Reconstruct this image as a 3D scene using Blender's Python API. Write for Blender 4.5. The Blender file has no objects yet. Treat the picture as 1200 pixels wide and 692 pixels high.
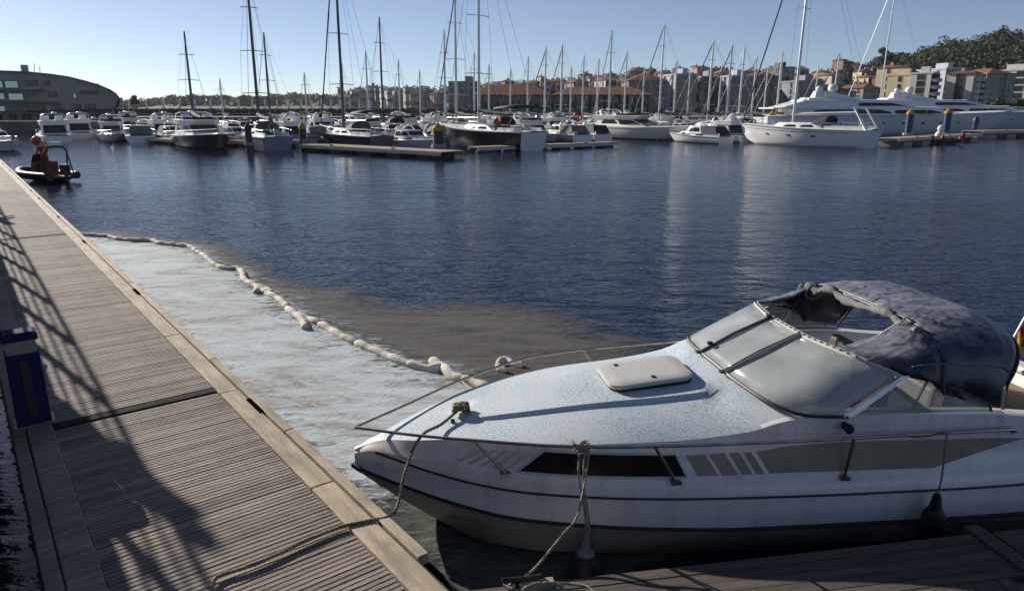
import bpy, math, random
import numpy as np
from mathutils import Vector, Matrix
R = math.radians
random.seed(7)
scn = bpy.context.scene
col = scn.collection

# ------------------------------------------------------------------ camera, sky, sun, exposure
CAM_H, PITCH, FPX = 3.4, R(14.9), 830.0
cd = bpy.data.cameras.new('camera'); cam = bpy.data.objects.new('camera', cd); col.objects.link(cam)
cam.location = (0, 0, CAM_H); cam.rotation_euler = (R(90) - PITCH, 0, 0)
cd.sensor_width = 36; cd.lens = FPX / 1200 * 36; cd.clip_start = 0.05; cd.clip_end = 6000
scn.camera = cam
SUN_AZ, SUN_EL = R(46.5), R(21)
S = Vector((-math.sin(SUN_AZ) * math.cos(SUN_EL), math.cos(SUN_AZ) * math.cos(SUN_EL), math.sin(SUN_EL)))
w = bpy.data.worlds.new('World'); scn.world = w; w.use_nodes = True
nt = w.node_tree; bg = nt.nodes['Background']
sky = nt.nodes.new('ShaderNodeTexSky'); sky.sky_type = 'NISHITA'; sky.sun_disc = False
sky.sun_elevation = SUN_EL; sky.sun_rotation = -SUN_AZ
sky.air_density = 0.6; sky.dust_density = 0.14; sky.ozone_density = 4.0
hs = nt.nodes.new('ShaderNodeHueSaturation'); hs.inputs['Saturation'].default_value = 0.78
nt.links.new(sky.outputs[0], hs.inputs['Color']); nt.links.new(hs.outputs[0], bg.inputs[0]); bg.inputs[1].default_value = 0.062
sd = bpy.data.lights.new('sun', 'SUN'); sd.energy = 4.4; sd.angle = R(0.53); sd.color = (1, 0.93, 0.83)
so = bpy.data.objects.new('sun', sd); col.objects.link(so); so.rotation_euler = (-S).to_track_quat('-Z', 'Y').to_euler()
so.location = (-40, 40, 60)
vs = scn.view_settings; vs.view_transform = 'Standard'; vs.look = 'None'; vs.exposure = 0.55; vs.gamma = 1; vs.use_curve_mapping = False

# ------------------------------------------------------------------ helpers
_c, _s = math.cos(PITCH), math.sin(PITCH)
def ray(x, y): a, b = x - 600, 346 - y; return Vector((a, FPX * _c + b * _s, -FPX * _s + b * _c))
def pz(x, y, z=0.0): r = ray(x, y); return Vector((0, 0, CAM_H)) + r * ((z - CAM_H) / r.z)   # photo pixel -> point on the level z
def pY(x, y, Y): r = ray(x, y); return Vector((0, 0, CAM_H)) + r * (Y / r.y)                  # photo pixel -> point at distance Y

def mat(name, c1, c2=None, rough=0.5, metal=0.0, scale=6.0, bump=0.0, bscale=40.0, rnd=0.0, stretch=None, coat=0.0, spec=0.5, alpha=1.0, detail=5, lo=.35, hi=.65, stain=0.0, sscale=1.1, sstretch=(1, 1, 1), slo=.45, shi=.7):
    m = bpy.data.materials.new(name); m.use_nodes = True
    t = m.node_tree; N = t.nodes; Lk = t.links; b = N['Principled BSDF']
    b.inputs['Roughness'].default_value = rough; b.inputs['Metallic'].default_value = metal
    b.inputs['Coat Weight'].default_value = coat; b.inputs['Specular IOR Level'].default_value = spec
    b.inputs['Alpha'].default_value = alpha
    tc = N.new('ShaderNodeTexCoord'); mp = N.new('ShaderNodeMapping'); Lk.new(tc.outputs['Object'], mp.inputs[0])
    if stretch: mp.inputs['Scale'].default_value = stretch
    c2 = c2 or tuple(v * .86 for v in c1)
    nz = N.new('ShaderNodeTexNoise'); nz.inputs['Scale'].default_value = scale; nz.inputs['Detail'].default_value = detail
    Lk.new(mp.outputs[0], nz.inputs[0])
    cr = N.new('ShaderNodeValToRGB'); cr.color_ramp.elements[0].position = lo; cr.color_ramp.elements[1].position = hi
    cr.color_ramp.elements[0].color = (*c1, 1); cr.color_ramp.elements[1].color = (*c2, 1)
    Lk.new(nz.outputs[0], cr.inputs[0]); out = cr.outputs[0]
    if rnd:
        oi = N.new('ShaderNodeObjectInfo'); mr = N.new('ShaderNodeMapRange')
        mr.inputs['To Min'].default_value = 1 - rnd; mr.inputs['To Max'].default_value = 1 + rnd
        Lk.new(oi.outputs['Random'], mr.inputs[0])
        mx = N.new('ShaderNodeVectorMath'); mx.operation = 'SCALE'; Lk.new(out, mx.inputs[0]); Lk.new(mr.outputs[0], mx.inputs['Scale']); out = mx.outputs[0]
        ad = N.new('ShaderNodeVectorMath'); ad.operation = 'ADD'; sc = N.new('ShaderNodeMath'); sc.operation = 'MULTIPLY'; sc.inputs[1].default_value = 37.0
        Lk.new(oi.outputs['Random'], sc.inputs[0]); Lk.new(mp.outputs[0], ad.inputs[0]); Lk.new(sc.outputs[0], ad.inputs[1]); Lk.new(ad.outputs[0], nz.inputs[0])
    if stain:                                                       # dirt patches that run on across neighbouring pieces
        ge = N.new('ShaderNodeNewGeometry'); m3 = N.new('ShaderNodeMapping'); m3.inputs['Scale'].default_value = sstretch; Lk.new(ge.outputs['Position'], m3.inputs[0])
        n3 = N.new('ShaderNodeTexNoise'); n3.inputs['Scale'].default_value = sscale; n3.inputs['Detail'].default_value = 9; n3.inputs['Roughness'].default_value = .65; Lk.new(m3.outputs[0], n3.inputs[0])
        r3 = N.new('ShaderNodeMapRange'); r3.inputs['From Min'].default_value = slo; r3.inputs['From Max'].default_value = shi; r3.inputs['To Min'].default_value = 1.06; r3.inputs['To Max'].default_value = 1 - stain; Lk.new(n3.outputs[0], r3.inputs[0])
        v3 = N.new('ShaderNodeVectorMath'); v3.operation = 'SCALE'; Lk.new(out, v3.inputs[0]); Lk.new(r3.outputs[0], v3.inputs['Scale']); out = v3.outputs[0]
    Lk.new(out, b.inputs['Base Color'])
    if bump:
        n2 = N.new('ShaderNodeTexNoise'); n2.inputs['Scale'].default_value = bscale; n2.inputs['Detail'].default_value = 4
        Lk.new(mp.outputs[0], n2.inputs[0])
        bp = N.new('ShaderNodeBump'); bp.inputs['Strength'].default_value = bump; bp.inputs['Distance'].default_value = 0.01
        Lk.new(n2.outputs[0], bp.inputs['Height']); Lk.new(bp.outputs[0], b.inputs['Normal'])
    return m

class MB:
    def __init__(s): s.v = []; s.f = []
    def add(s, vs, fs):
        o = len(s.v); s.v += [tuple(p) for p in vs]; s.f += [tuple(i + o for i in f) for f in fs]; return s
    def box(s, c, d, rz=0.0, tilt=None):
        x, y, z = d[0] / 2, d[1] / 2, d[2] / 2
        m = Matrix.Rotation(rz, 3, 'Z') @ (tilt or Matrix.Identity(3))
        vs = [Vector(c) + m @ Vector((i * x, j * y, k * z)) for k in (-1, 1) for j in (-1, 1) for i in (-1, 1)]
        return s.add(vs, [(0, 2, 3, 1), (4, 5, 7, 6), (0, 1, 5, 4), (2, 6, 7, 3), (0, 4, 6, 2), (1, 3, 7, 5)])
    def loft(s, rings, closed=True, cap=True):
        n = len(rings[0]); vs = [p for r in rings for p in r]; fs = []
        for i in range(len(rings) - 1):
            for j in range(n if closed else n - 1):
                k = (j + 1) % n; fs.append((i * n + j, i * n + k, (i + 1) * n + k, (i + 1) * n + j))
        if cap and closed: fs += [tuple(range(n))[::-1], tuple(range((len(rings) - 1) * n, len(rings) * n))]
        return s.add(vs, fs)
    def tube(s, pts, r, n=6, cap=True):
        pts = [Vector(p) for p in pts]; m = len(pts); rr = r if isinstance(r, (list, tuple)) else [r] * m
        t0 = (pts[1] - pts[0]).normalized(); up = Vector((0, 0, 1)) if abs(t0.z) < .9 else Vector((1, 0, 0))
        nn = t0.cross(up).normalized(); rings = []
        for i in range(m):
            t = (pts[min(i + 1, m - 1)] - pts[max(i - 1, 0)]).normalized()
            nn = (nn - t * nn.dot(t)).normalized(); b = t.cross(nn)
            rings.append([pts[i] + (nn * math.cos(a) + b * math.sin(a)) * rr[i] for a in [2 * math.pi * k / n for k in range(n)]])
        return s.loft(rings, True, cap)
    def ball(s, c, r, nu=10, nv=6):
        r = r if isinstance(r, (list, tuple)) else (r, r, r); rings = []
        for i in range(nv + 1):
            a = -math.pi / 2 + math.pi * i / nv; q = max(math.cos(a), .02)
            rings.append([(c[0] + r[0] * q * math.cos(2 * math.pi * k / nu), c[1] + r[1] * q * math.sin(2 * math.pi * k / nu), c[2] + r[2] * math.sin(a)) for k in range(nu)])
        return s.loft(rings)
    def prism(s, poly, z0, z1):
        return s.loft([[(p[0], p[1], z0) for p in poly], [(p[0], p[1], z1) for p in poly]])
    def pieces(s, name, m, parent=None, smooth=False, ang=40):      # one object for each loose piece
        par = list(range(len(s.v)))
        def find(i):
            while par[i] != i: par[i] = par[par[i]]; i = par[i]
            return i
        for f in s.f:
            for i in f[1:]: par[find(i)] = find(f[0])
        grp = {}
        for f in s.f: grp.setdefault(find(f[0]), []).append(f)
        out = []
        for fs in grp.values():
            ids = sorted({i for f in fs for i in f}); mp = {g: k for k, g in enumerate(ids)}; q = MB(); q.v = [s.v[i] for i in ids]; q.f = [tuple(mp[i] for i in f) for f in fs]; out.append(q.build(name, m, parent, smooth, ang))
        return out
    def build(s, name, m, parent=None, smooth=False, ang=40):
        me = bpy.data.meshes.new(name); me.from_pydata(s.v, [], s.f); me.update()
        import bmesh
        b = bmesh.new(); b.from_mesh(me); bmesh.ops.recalc_face_normals(b, faces=b.faces); b.to_mesh(me); b.free()
        me.materials.append(m)
        if smooth:
            me.polygons.foreach_set('use_smooth', [True] * len(me.polygons)); me.set_sharp_from_angle(angle=R(ang))
        o = bpy.data.objects.new(name, me); col.objects.link(o)
        if parent: o.parent = parent
        return o
def tag(o, label=None, cat=None, group=None, kind=None):
    if label: o['label'] = label
    if cat: o['category'] = cat
    if group: o['group'] = group
    if kind: o['kind'] = kind
    return o
def thing(name, label, cat, loc=(0, 0, 0), rz=0.0, group=None):
    o = bpy.data.objects.new(name, None); o.empty_display_size = .3; col.objects.link(o)
    o.location = loc; o.rotation_euler = (0, 0, rz); return tag(o, label, cat, group)
def dup(o, parent=None):
    c = o.copy(); col.objects.link(c); c.parent = parent
    for ch in list(o.children): dup(ch, c)
    return c
def inst(src, name, parent, loc, rz=0.0, scale=None):
    c = src.copy(); c.name = name; col.objects.link(c); c.parent = parent; c.location = loc; c.rotation_euler = (0, 0, rz)
    if scale: c.scale = scale
    return c
def catmull(P, k=8):
    P = [Vector(p) for p in P]; out = []
    for i in range(len(P) - 1):
        a, b, c, d = P[max(i - 1, 0)], P[i], P[i + 1], P[min(i + 2, len(P) - 1)]
        for j in range(k):
            t = j / k; out.append(.5 * ((2 * b) + (c - a) * t + (2 * a - 5 * b + 4 * c - d) * t * t + (3 * b - a - 3 * c + d) * t ** 3))
    out.append(P[-1]); return out
def resample(P, step):
    P = [Vector(p) for p in P]; out = [P[0]]; acc = 0
    for a, b in zip(P, P[1:]):
        l = (b - a).length; d = step - acc
        while d < l: out.append(a + (b - a) * (d / l)); d += step
        acc = (l - (d - step)) if l > 0 else acc
    out.append(P[-1]); return out
def rope_mesh(mb, path, r, pitch=None, strands=3, step=None):
    step = step or r * 1.1; pitch = pitch or r * 7; P = resample(catmull(path, 10), step)
    nn = None; up = Vector((0, 0, 1)); frames = []
    for i, p in enumerate(P):
        t = (P[min(i + 1, len(P) - 1)] - P[max(i - 1, 0)]).normalized()
        if nn is None: nn = t.cross(up if abs(t.z) < .9 else Vector((1, 0, 0))).normalized()
        nn = (nn - t * nn.dot(t)).normalized(); frames.append((p, nn.copy(), t.cross(nn)))
    for k in range(strands):
        q = [p + (n * math.cos(a) + b * math.sin(a)) * r * .5 for i, (p, n, b) in enumerate(frames) for a in [2 * math.pi * (k / strands + i * step / pitch)]]
        mb.tube(q, r * .56, 5)
    return mb
def cubic(xs, ys):
    xs = np.array(xs, float); ys = np.array(ys, float); n = len(xs); d = np.diff(ys) / np.diff(xs); m = np.zeros(n)
    m[0], m[-1] = d[0], d[-1]
    for i in range(1, n - 1): m[i] = 0 if d[i - 1] * d[i] <= 0 else 2 * d[i - 1] * d[i] / (d[i - 1] + d[i])
    def f(x):
        x = min(max(x, xs[0]), xs[-1]); i = int(min(max(np.searchsorted(xs, x) - 1, 0), n - 2)); h = xs[i + 1] - xs[i]; t = (x - xs[i]) / h
        return float((1 + 2 * t) * (1 - t) ** 2 * ys[i] + t * (1 - t) ** 2 * h * m[i] + t * t * (3 - 2 * t) * ys[i + 1] + t * t * (t - 1) * h * m[i + 1])
    return f

# ------------------------------------------------------------------ materials
M = {}
M['gel'] = mat('white_gelcoat', (.86, .80, .76), (.76, .71, .67), rough=.28, scale=1.3, coat=.3, stain=.22, sscale=3.2, sstretch=(2.2, 2.2, .35), slo=.5, shi=.75)
M['gel_far'] = mat('white_boat_paint', (.86, .85, .82), (.80, .79, .76), rough=.35, scale=.8)
M['cream'] = mat('cream_boat_paint', (.84, .79, .68), (.78, .73, .62), rough=.35, scale=.8)
M['grey_hull'] = mat('grey_boat_paint', (.32, .34, .37), (.27, .29, .32), rough=.35, scale=.8)
M['navy_hull'] = mat('navy_boat_paint', (.012, .016, .028), (.02, .025, .04), rough=.2, scale=.8)
M['black_hull'] = mat('black_boat_paint', (.012, .012, .014), (.02, .02, .02), rough=.2, scale=.8)
M['boat_glass'] = mat('dark_boat_glass', (.012, .014, .018), (.02, .022, .026), rough=.08)
M['antifoul'] = mat('antifouling', (.02, .03, .06), (.05, .05, .05), rough=.7)
M['alu'] = mat('aluminium_mast', (.62, .62, .6), (.5, .5, .5), rough=.35, metal=.6)
M['mast_dark'] = mat('dark_mast', (.10, .10, .11), (.07, .07, .08), rough=.4, metal=.4)
M['wire'] = mat('rigging_wire', (.25, .25, .26), rough=.4, metal=.7)
M['steel'] = mat('stainless_steel', (.42, .38, .34), (.30, .25, .21), rough=.32, metal=.85, scale=9)
M['rubber'] = mat('black_rubber', (.012, .012, .013), (.03, .03, .03), rough=.55, scale=20)
M['navy_canvas'] = mat('navy_canvas', (.016, .02, .045), (.028, .034, .062), rough=.75, scale=4, bump=.2, bscale=20)
M['teak'] = mat('teak_deck', (.30, .20, .12), (.22, .15, .09), rough=.7, stretch=(1, 12, 1))
M['grey_canvas'] = mat('grey_canvas', (.20, .20, .20), (.14, .14, .14), rough=.85, scale=5)
M['orange'] = mat('orange_paint', (.20, .024, .012), (.12, .014, .008), rough=.5)
M['red'] = mat('red_paint', (.45, .03, .02), (.36, .02, .015), rough=.5)
M['yellow'] = mat('yellow_cap', (.50, .30, .02), (.4, .23, .02), rough=.55)
M['blue_pile'] = mat('blue_pile_sleeve', (.03, .05, .16), (.02, .035, .11), rough=.5, scale=3)
M['blue_float'] = mat('blue_plastic_float', (.02, .03, .22), (.015, .025, .15), rough=.5)
M['pile_dark'] = mat('dark_pile', (.03, .03, .035), (.05, .05, .05), rough=.6)
M['skin'] = mat('skin', (.45, .27, .19), rough=.6)
M['tan_wood'] = mat('weathered_tan_timber', (.50, .41, .295), (.33, .265, .19), rough=.8, scale=1.6, stretch=(9, 1, 9), bump=.6, bscale=10, rnd=.10, stain=.38, sscale=2.6)
M['board'] = mat('grooved_deck_board', (.345, .285, .24), (.225, .18, .15), rough=.8, scale=2.2, stretch=(1, 9, 9), bump=.6, bscale=14, rnd=.20, stain=.34, sscale=1.3)
M['concrete'] = mat('pontoon_concrete', (.34, .33, .30), (.24, .23, .21), rough=.9, scale=3, bump=.3)
M['dark_void'] = mat('pontoon_float', (.03, .03, .03), (.05, .045, .04), rough=.8)
M['rope'] = mat('weathered_rope', (.30, .23, .15), (.19, .14, .09), rough=.9, scale=30)
M['rope_pale'] = mat('pale_rope', (.38, .33, .27), (.26, .22, .17), rough=.9, scale=30)
M['galv'] = mat('galvanised_steel', (.30, .31, .32), (.22, .23, .24), rough=.5, metal=.7)

# ------------------------------------------------------------------ water
def water_material():
    m = bpy.data.materials.new('harbour_water'); m.use_nodes = True; t = m.node_tree; N = t.nodes; Lk = t.links; b = N['Principled BSDF']
    b.inputs['Base Color'].default_value = (.004, .012, .034, 1); b.inputs['Roughness'].default_value = .025; b.inputs['IOR'].default_value = 1.333
    tc = N.new('ShaderNodeTexCoord'); prev = None
    # breeze: ruffled near the boom and in patches, calmer further out
    sp = N.new('ShaderNodeSeparateXYZ'); Lk.new(tc.outputs['Object'], sp.inputs[0]); my = N.new('ShaderNodeMapRange'); my.inputs['From Min'].default_value = 7; my.inputs['From Max'].default_value = 40; my.inputs['To Min'].default_value = 1.8; my.inputs['To Max'].default_value = .55; Lk.new(sp.outputs['Y'], my.inputs[0])
    pn = N.new('ShaderNodeTexNoise'); pn.inputs['Scale'].default_value = .045; pn.inputs['Detail'].default_value = 3; Lk.new(tc.outputs['Object'], pn.inputs[0]); pm = N.new('ShaderNodeMapRange'); pm.inputs['From Min'].default_value = .3; pm.inputs['From Max'].default_value = .7; pm.inputs['To Min'].default_value = .65; pm.inputs['To Max'].default_value = 1.3; Lk.new(pn.outputs[0], pm.inputs[0])
    ws = N.new('ShaderNodeMath'); ws.operation = 'MULTIPLY'; Lk.new(my.outputs[0], ws.inputs[0]); Lk.new(pm.outputs[0], ws.inputs[1])
    # sheltered water between pontoon and quay walkway
    sv = N.new('ShaderNodeVectorMath'); sv.operation = 'DOT_PRODUCT'; sv.inputs[1].default_value = (.79, .613, 0); Lk.new(tc.outputs['Object'], sv.inputs[0])
    sr = N.new('ShaderNodeMapRange'); sr.inputs['From Min'].default_value = .5; sr.inputs['From Max'].default_value = 1.6; sr.inputs['To Min'].default_value = .16; Lk.new(sv.outputs['Value'], sr.inputs[0])
    ww = N.new('ShaderNodeMath'); ww.operation = 'MULTIPLY'; Lk.new(ws.outputs[0], ww.inputs[0]); Lk.new(sr.outputs[0], ww.inputs[1])
    for sc, st, dist, rot, strg in ((.5, (1, 1.9, 1), .22, .30, .36), (1.5, (1, 2.3, 1), .085, -.2, .42), (4.6, (1, 1.9, 1), .030, .1, .62), (.07, (1, 1, 1), .35, 0, .35)):
        mp = N.new('ShaderNodeMapping'); mp.inputs['Scale'].default_value = st; mp.inputs['Rotation'].default_value = (0, 0, rot)
        Lk.new(tc.outputs['Object'], mp.inputs[0])
        nz = N.new('ShaderNodeTexNoise'); nz.inputs['Scale'].default_value = sc; nz.inputs['Detail'].default_value = 3; nz.inputs['Roughness'].default_value = .5; nz.inputs['Distortion'].default_value = .4
        Lk.new(mp.outputs[0], nz.inputs[0])
        bp = N.new('ShaderNodeBump'); sm = N.new('ShaderNodeMath'); sm.operation = 'MULTIPLY'; sm.use_clamp = True; sm.inputs[1].default_value = strg; Lk.new(ww.outputs[0], sm.inputs[0]); Lk.new(sm.outputs[0], bp.inputs['Strength']); bp.inputs['Distance'].default_value = dist
        Lk.new(nz.outputs[0], bp.inputs['Height'])
        if prev: Lk.new(prev.outputs[0], bp.inputs['Normal'])
        prev = bp
    Lk.new(prev.outputs[0], b.inputs['Normal']); return m
M['water'] = water_material()
wb = MB(); wb.add([(-1800, -150, 0), (1800, -150, 0), (1800, 2200, 0), (-1800, 2200, 0)], [(0, 1, 2, 3)])
tag(wb.build('water', M['water']), 'dark blue rippled harbour water', None, kind='structure')

# ------------------------------------------------------------------ scum floating on the water (pale inside the boom, brown outside)
DA = R(37.8); DD = Vector((-math.sin(DA), math.cos(DA), 0)); DN = Vector((math.cos(DA), math.sin(DA), 0))
def poly_sd(P, poly):                       # signed distance (inside positive) of points P to a polygon
    P = np.asarray(P); poly = np.asarray(poly); n = len(poly); d = np.full(len(P), 1e9); ins = np.zeros(len(P), bool)
    for i in range(n):
        a, b = poly[i], poly[(i + 1) % n]; e = b - a; w_ = P - a
        t = np.clip((w_ @ e) / (e @ e + 1e-12), 0, 1); q = w_ - np.outer(t, e); d = np.minimum(d, np.hypot(q[:, 0], q[:, 1]))
        c = ((a[1] > P[:, 1]) != (b[1] > P[:, 1])); xi = (b[0] - a[0]) * (P[:, 1] - a[1]) / (b[1] - a[1] + 1e-12) + a[0]; ins ^= c & (P[:, 0] < xi)
    return np.where(ins, d, -d)
BOOM_PX = [(92, 276), (112, 277), (127, 278), (137, 281), (146, 282), (163, 283), (178, 283), (187, 286), (205, 288), (222, 290), (231, 296), (240, 301), (252, 311), (265, 316), (277, 316), (284, 320), (287, 329), (297, 335), (308, 341), (316, 346), (330, 354), (341, 366), (353, 372), (366, 377), (379, 383), (400, 395), (424, 406), (446, 415), (466, 424), (485, 430), (505, 434), (517, 432)]
BOOM2_PX = [(506, 425), (520, 433), (532, 443), (556, 451), (580, 462)]
def XY(l, z=0): return [tuple(pz(x, y, z)[:2]) for x, y in l]
inner = XY([(84, 274)] + BOOM_PX + [(560, 452), (600, 470), (720, 500), (760, 560), (700, 680), (560, 700), (430, 620), (300, 500), (200, 400), (110, 310)])
outer = XY([(90, 272), (135, 272), (158, 276), (200, 284), (235, 284), (262, 289), (280, 305), (300, 312), (318, 325), (345, 334), (372, 338), (405, 340), (428, 347), (440, 358), (470, 362), (500, 361), (522, 357), (560, 358), (600, 360), (640, 366), (668, 378), (688, 391), (740, 400), (740, 470), (560, 470), (440, 420), (340, 370), (220, 295), (120, 282)])
def scum_material(name, c1, c2, c3, soft, thin):
    m = bpy.data.materials.new(name); m.use_nodes = True; t = m.node_tree; N = t.nodes; Lk = t.links; b = N['Principled BSDF']
    b.inputs['Roughness'].default_value = .8; b.inputs['Specular IOR Level'].default_value = .25
    at = N.new('ShaderNodeAttribute'); at.attribute_name = 'cover'
    tc = N.new('ShaderNodeTexCoord'); mp = N.new('ShaderNodeMapping'); mp.inputs['Rotation'].default_value = (0, 0, -.25); mp.inputs['Scale'].default_value = (.7, 1.9, 1)
    Lk.new(tc.outputs['Object'], mp.inputs[0])
    def noise(sc, det, dis=0., vec=mp):
        n_ = N.new('ShaderNodeTexNoise'); n_.inputs['Scale'].default_value = sc; n_.inputs['Detail'].default_value = det; n_.inputs['Distortion'].default_value = dis; n_.inputs['Roughness'].default_value = .62
        Lk.new(vec.outputs['Object' if vec is tc else 0], n_.inputs[0]); return n_
    big = noise(.5, 9, 3.2); fine = noise(3.6, 13, 2.6); spk = noise(70, 2, 0, tc)
    r1 = N.new('ShaderNodeValToRGB'); e = r1.color_ramp.elements; e[0].position = .40; e[0].color = (*c1, 1); e[1].position = .64; e[1].color = (*c2, 1)
    Lk.new(big.outputs[0], r1.inputs[0])
    r2 = N.new('ShaderNodeValToRGB'); r2.color_ramp.elements[0].position = .43; r2.color_ramp.elements[1].position = .57; Lk.new(fine.outputs[0], r2.inputs[0])
    rb = N.new('ShaderNodeValToRGB'); rb.color_ramp.elements[0].position = .47; rb.color_ramp.elements[1].position = .62; Lk.new(big.outputs[0], rb.inputs[0])
    mu = N.new('ShaderNodeMath'); mu.operation = 'MULTIPLY'; Lk.new(r2.outputs[0], mu.inputs[0]); Lk.new(rb.outputs[0], mu.inputs[1])
    mu2 = N.new('ShaderNodeMath'); mu2.operation = 'MULTIPLY'; mu2.inputs[1].default_value = .72; Lk.new(mu.outputs[0], mu2.inputs[0])
    mx = N.new('ShaderNodeMix'); mx.data_type = 'RGBA'; Lk.new(mu2.outputs[0], mx.inputs[0]); Lk.new(r1.outputs[0], mx.inputs[6]); mx.inputs[7].default_value = (*c3, 1)
    m2 = N.new('ShaderNodeMix'); m2.data_type = 'RGBA'; m2.blend_type = 'MULTIPLY'; m2.inputs[0].default_value = .55
    rs = N.new('ShaderNodeMapRange'); rs.inputs['From Min'].default_value = .3; rs.inputs['From Max'].default_value = .7; rs.inputs['To Min'].default_value = .6; rs.inputs['To Max'].default_value = 1.25; Lk.new(spk.outputs[0], rs.inputs[0])
    Lk.new(mx.outputs[2], m2.inputs[6]); Lk.new(rs.outputs[0], m2.inputs[7]); Lk.new(m2.outputs[2], b.inputs['Base Color'])
    # cover: edge attribute roughened by noise; thin places let the water show
    ed = noise(3.4, 12, 1.6); s1 = N.new('ShaderNodeMath'); s1.operation = 'MULTIPLY_ADD'; s1.inputs[1].default_value = 3.6; s1.inputs[2].default_value = -1.8; Lk.new(ed.outputs[0], s1.inputs[0])
    s2 = N.new('ShaderNodeMath'); s2.operation = 'ADD'; Lk.new(s1.outputs[0], s2.inputs[0]); Lk.new(at.outputs['Fac'], s2.inputs[1])
    mr = N.new('ShaderNodeMapRange'); mr.inputs['From Min'].default_value = -soft; mr.inputs['From Max'].default_value = soft; mr.inputs['To Max'].default_value = thin; Lk.new(s2.outputs[0], mr.inputs[0])
    Lk.new(mr.outputs[0], b.inputs['Alpha'])
    bp = N.new('ShaderNodeBump'); bp.inputs['Strength'].default_value = .4; bp.inputs['Distance'].default_value = .04; Lk.new(fine.outputs[0], bp.inputs['Height']); Lk.new(bp.outputs[0], b.inputs['Normal'])
    return m
def scum_sheet(name, poly, z, m, label, step=.11, k=.8, fades=()):
    P = np.array(poly); x0, y0 = P.min(0) - .8; x1, y1 = P.max(0) + .8
    nx, ny = int((x1 - x0) / step), int((y1 - y0) / step)
    gx, gy = np.meshgrid(np.linspace(x0, x1, nx), np.linspace(y0, y1, ny)); G = np.stack([gx.ravel(), gy.ravel()], 1)
    sdv = poly_sd(G, P)
    for (cx, cy), r_, amt in fades: sdv = sdv - amt * np.exp(-((G[:, 0] - cx) ** 2 + (G[:, 1] - cy) ** 2) / r_ ** 2)
    keep = (sdv > -.75); idx = -np.ones(len(G), int); fs = []
    quads = [(j * nx + i, j * nx + i + 1, (j + 1) * nx + i + 1, (j + 1) * nx + i) for j in range(ny - 1) for i in range(nx - 1)]
    quads = [q for q in quads if keep[list(q)].any()]
    used = sorted({i for q in quads for i in q}); mp_ = {g: i for i, g in enumerate(used)}
    me = bpy.data.meshes.new(name); me.from_pydata([(G[g, 0], G[g, 1], z) for g in used], [], [tuple(mp_[i] for i in q) for q in quads]); me.update()
    a = me.attributes.new('cover', 'FLOAT', 'POINT'); a.data.foreach_set('value', [float(max(-1.5, min(2.2, sdv[g] / k))) for g in used])
    me.materials.append(m); o = bpy.data.objects.new(name, me); col.objects.link(o); return tag(o, label, 'scum', kind='stuff')
M['scum'] = scum_material('pale_blue_scum', (.55, .62, .66), (.46, .475, .475), (.19, .17, .145), .35, .97)
M['scum_brown'] = scum_material('brown_grey_scum', (.165, .155, .14), (.12, .112, .10), (.045, .044, .042), .8, .70)
q = pz(545, 640); q2 = pz(600, 640)
scum_sheet('scum_film', inner, .008, M['scum'], 'pale blue grey scum lying on the water between pontoon and boom', fades=[((q.x, q.y), .85, 1.9), ((q2.x, q2.y), .9, 1.8)])
scum_sheet('scum_film', outer, .004, M['scum_brown'], 'brown grey scum drifting on the water beyond the boom', k=.55)

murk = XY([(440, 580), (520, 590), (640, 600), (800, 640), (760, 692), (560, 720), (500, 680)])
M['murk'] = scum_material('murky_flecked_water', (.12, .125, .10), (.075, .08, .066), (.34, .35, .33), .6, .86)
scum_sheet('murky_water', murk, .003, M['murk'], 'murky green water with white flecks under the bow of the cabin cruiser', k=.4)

# ------------------------------------------------------------------ main pontoon (local x across, y along)
DZ = .5
dock = thing('main_pontoon', 'long weathered boardwalk pontoon running up the left side with tan timber edge', 'pontoon', (0, 0, 0), DA)
W0, W1 = .34, 1.80                            # boards between the two edge beams
def board_mesh(x0, x1, wd, th, gro=True):
    h = wd / 2; ch = .004; g = .0035
    prof = [(-h, -th), (-h, -ch), (-h + ch, 0)]
    if gro: prof += [(-g - .003, 0), (-.002, -.006), (.002, -.006), (g + .003, 0)]
    prof += [(h - ch, 0), (h, -ch), (h, -th)]
    mb = MB(); mb.loft([[(x0, y, z) for y, z in prof], [(x1, y, z) for y, z in prof]]); return mb
PITCH_B = .0965
b0 = board_mesh(W0, W1, .0875, .03).build('plank', M['board'], dock)
b0.location = (0, 2.2, DZ); rest = MB(); nb = 0
s = 2.2; HINGE = 7.46
for i in range(1, 545):
    s = 2.2 + i * PITCH_B
    if abs(s - HINGE) < .049 or abs(s - 19.5) < .049: continue
    dz = random.uniform(-.0025, .0015)
    if nb < 299: inst(b0, 'plank', dock, (random.uniform(-.004, .004), s, DZ + dz), random.uniform(-.0012, .0012)); nb += 1
    else:
        m_ = board_mesh(W0, W1, .0875, .03, False); rest.add([(v[0], v[1] + s, v[2] + DZ + dz) for v in m_.v], m_.f)
tag(rest.build('far_planks', M['board'], dock), kind='stuff')
M['hinge'] = mat('dark_joint_strip', (.05, .042, .036), (.03, .026, .023), rough=.95, spec=.1)
for sy in (HINGE, 19.5): MB().box(((W0 + W1) / 2, sy, DZ - .001), (W1 - W0, .118, .02)).build('joint_strip', M['hinge'], dock)
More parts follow.
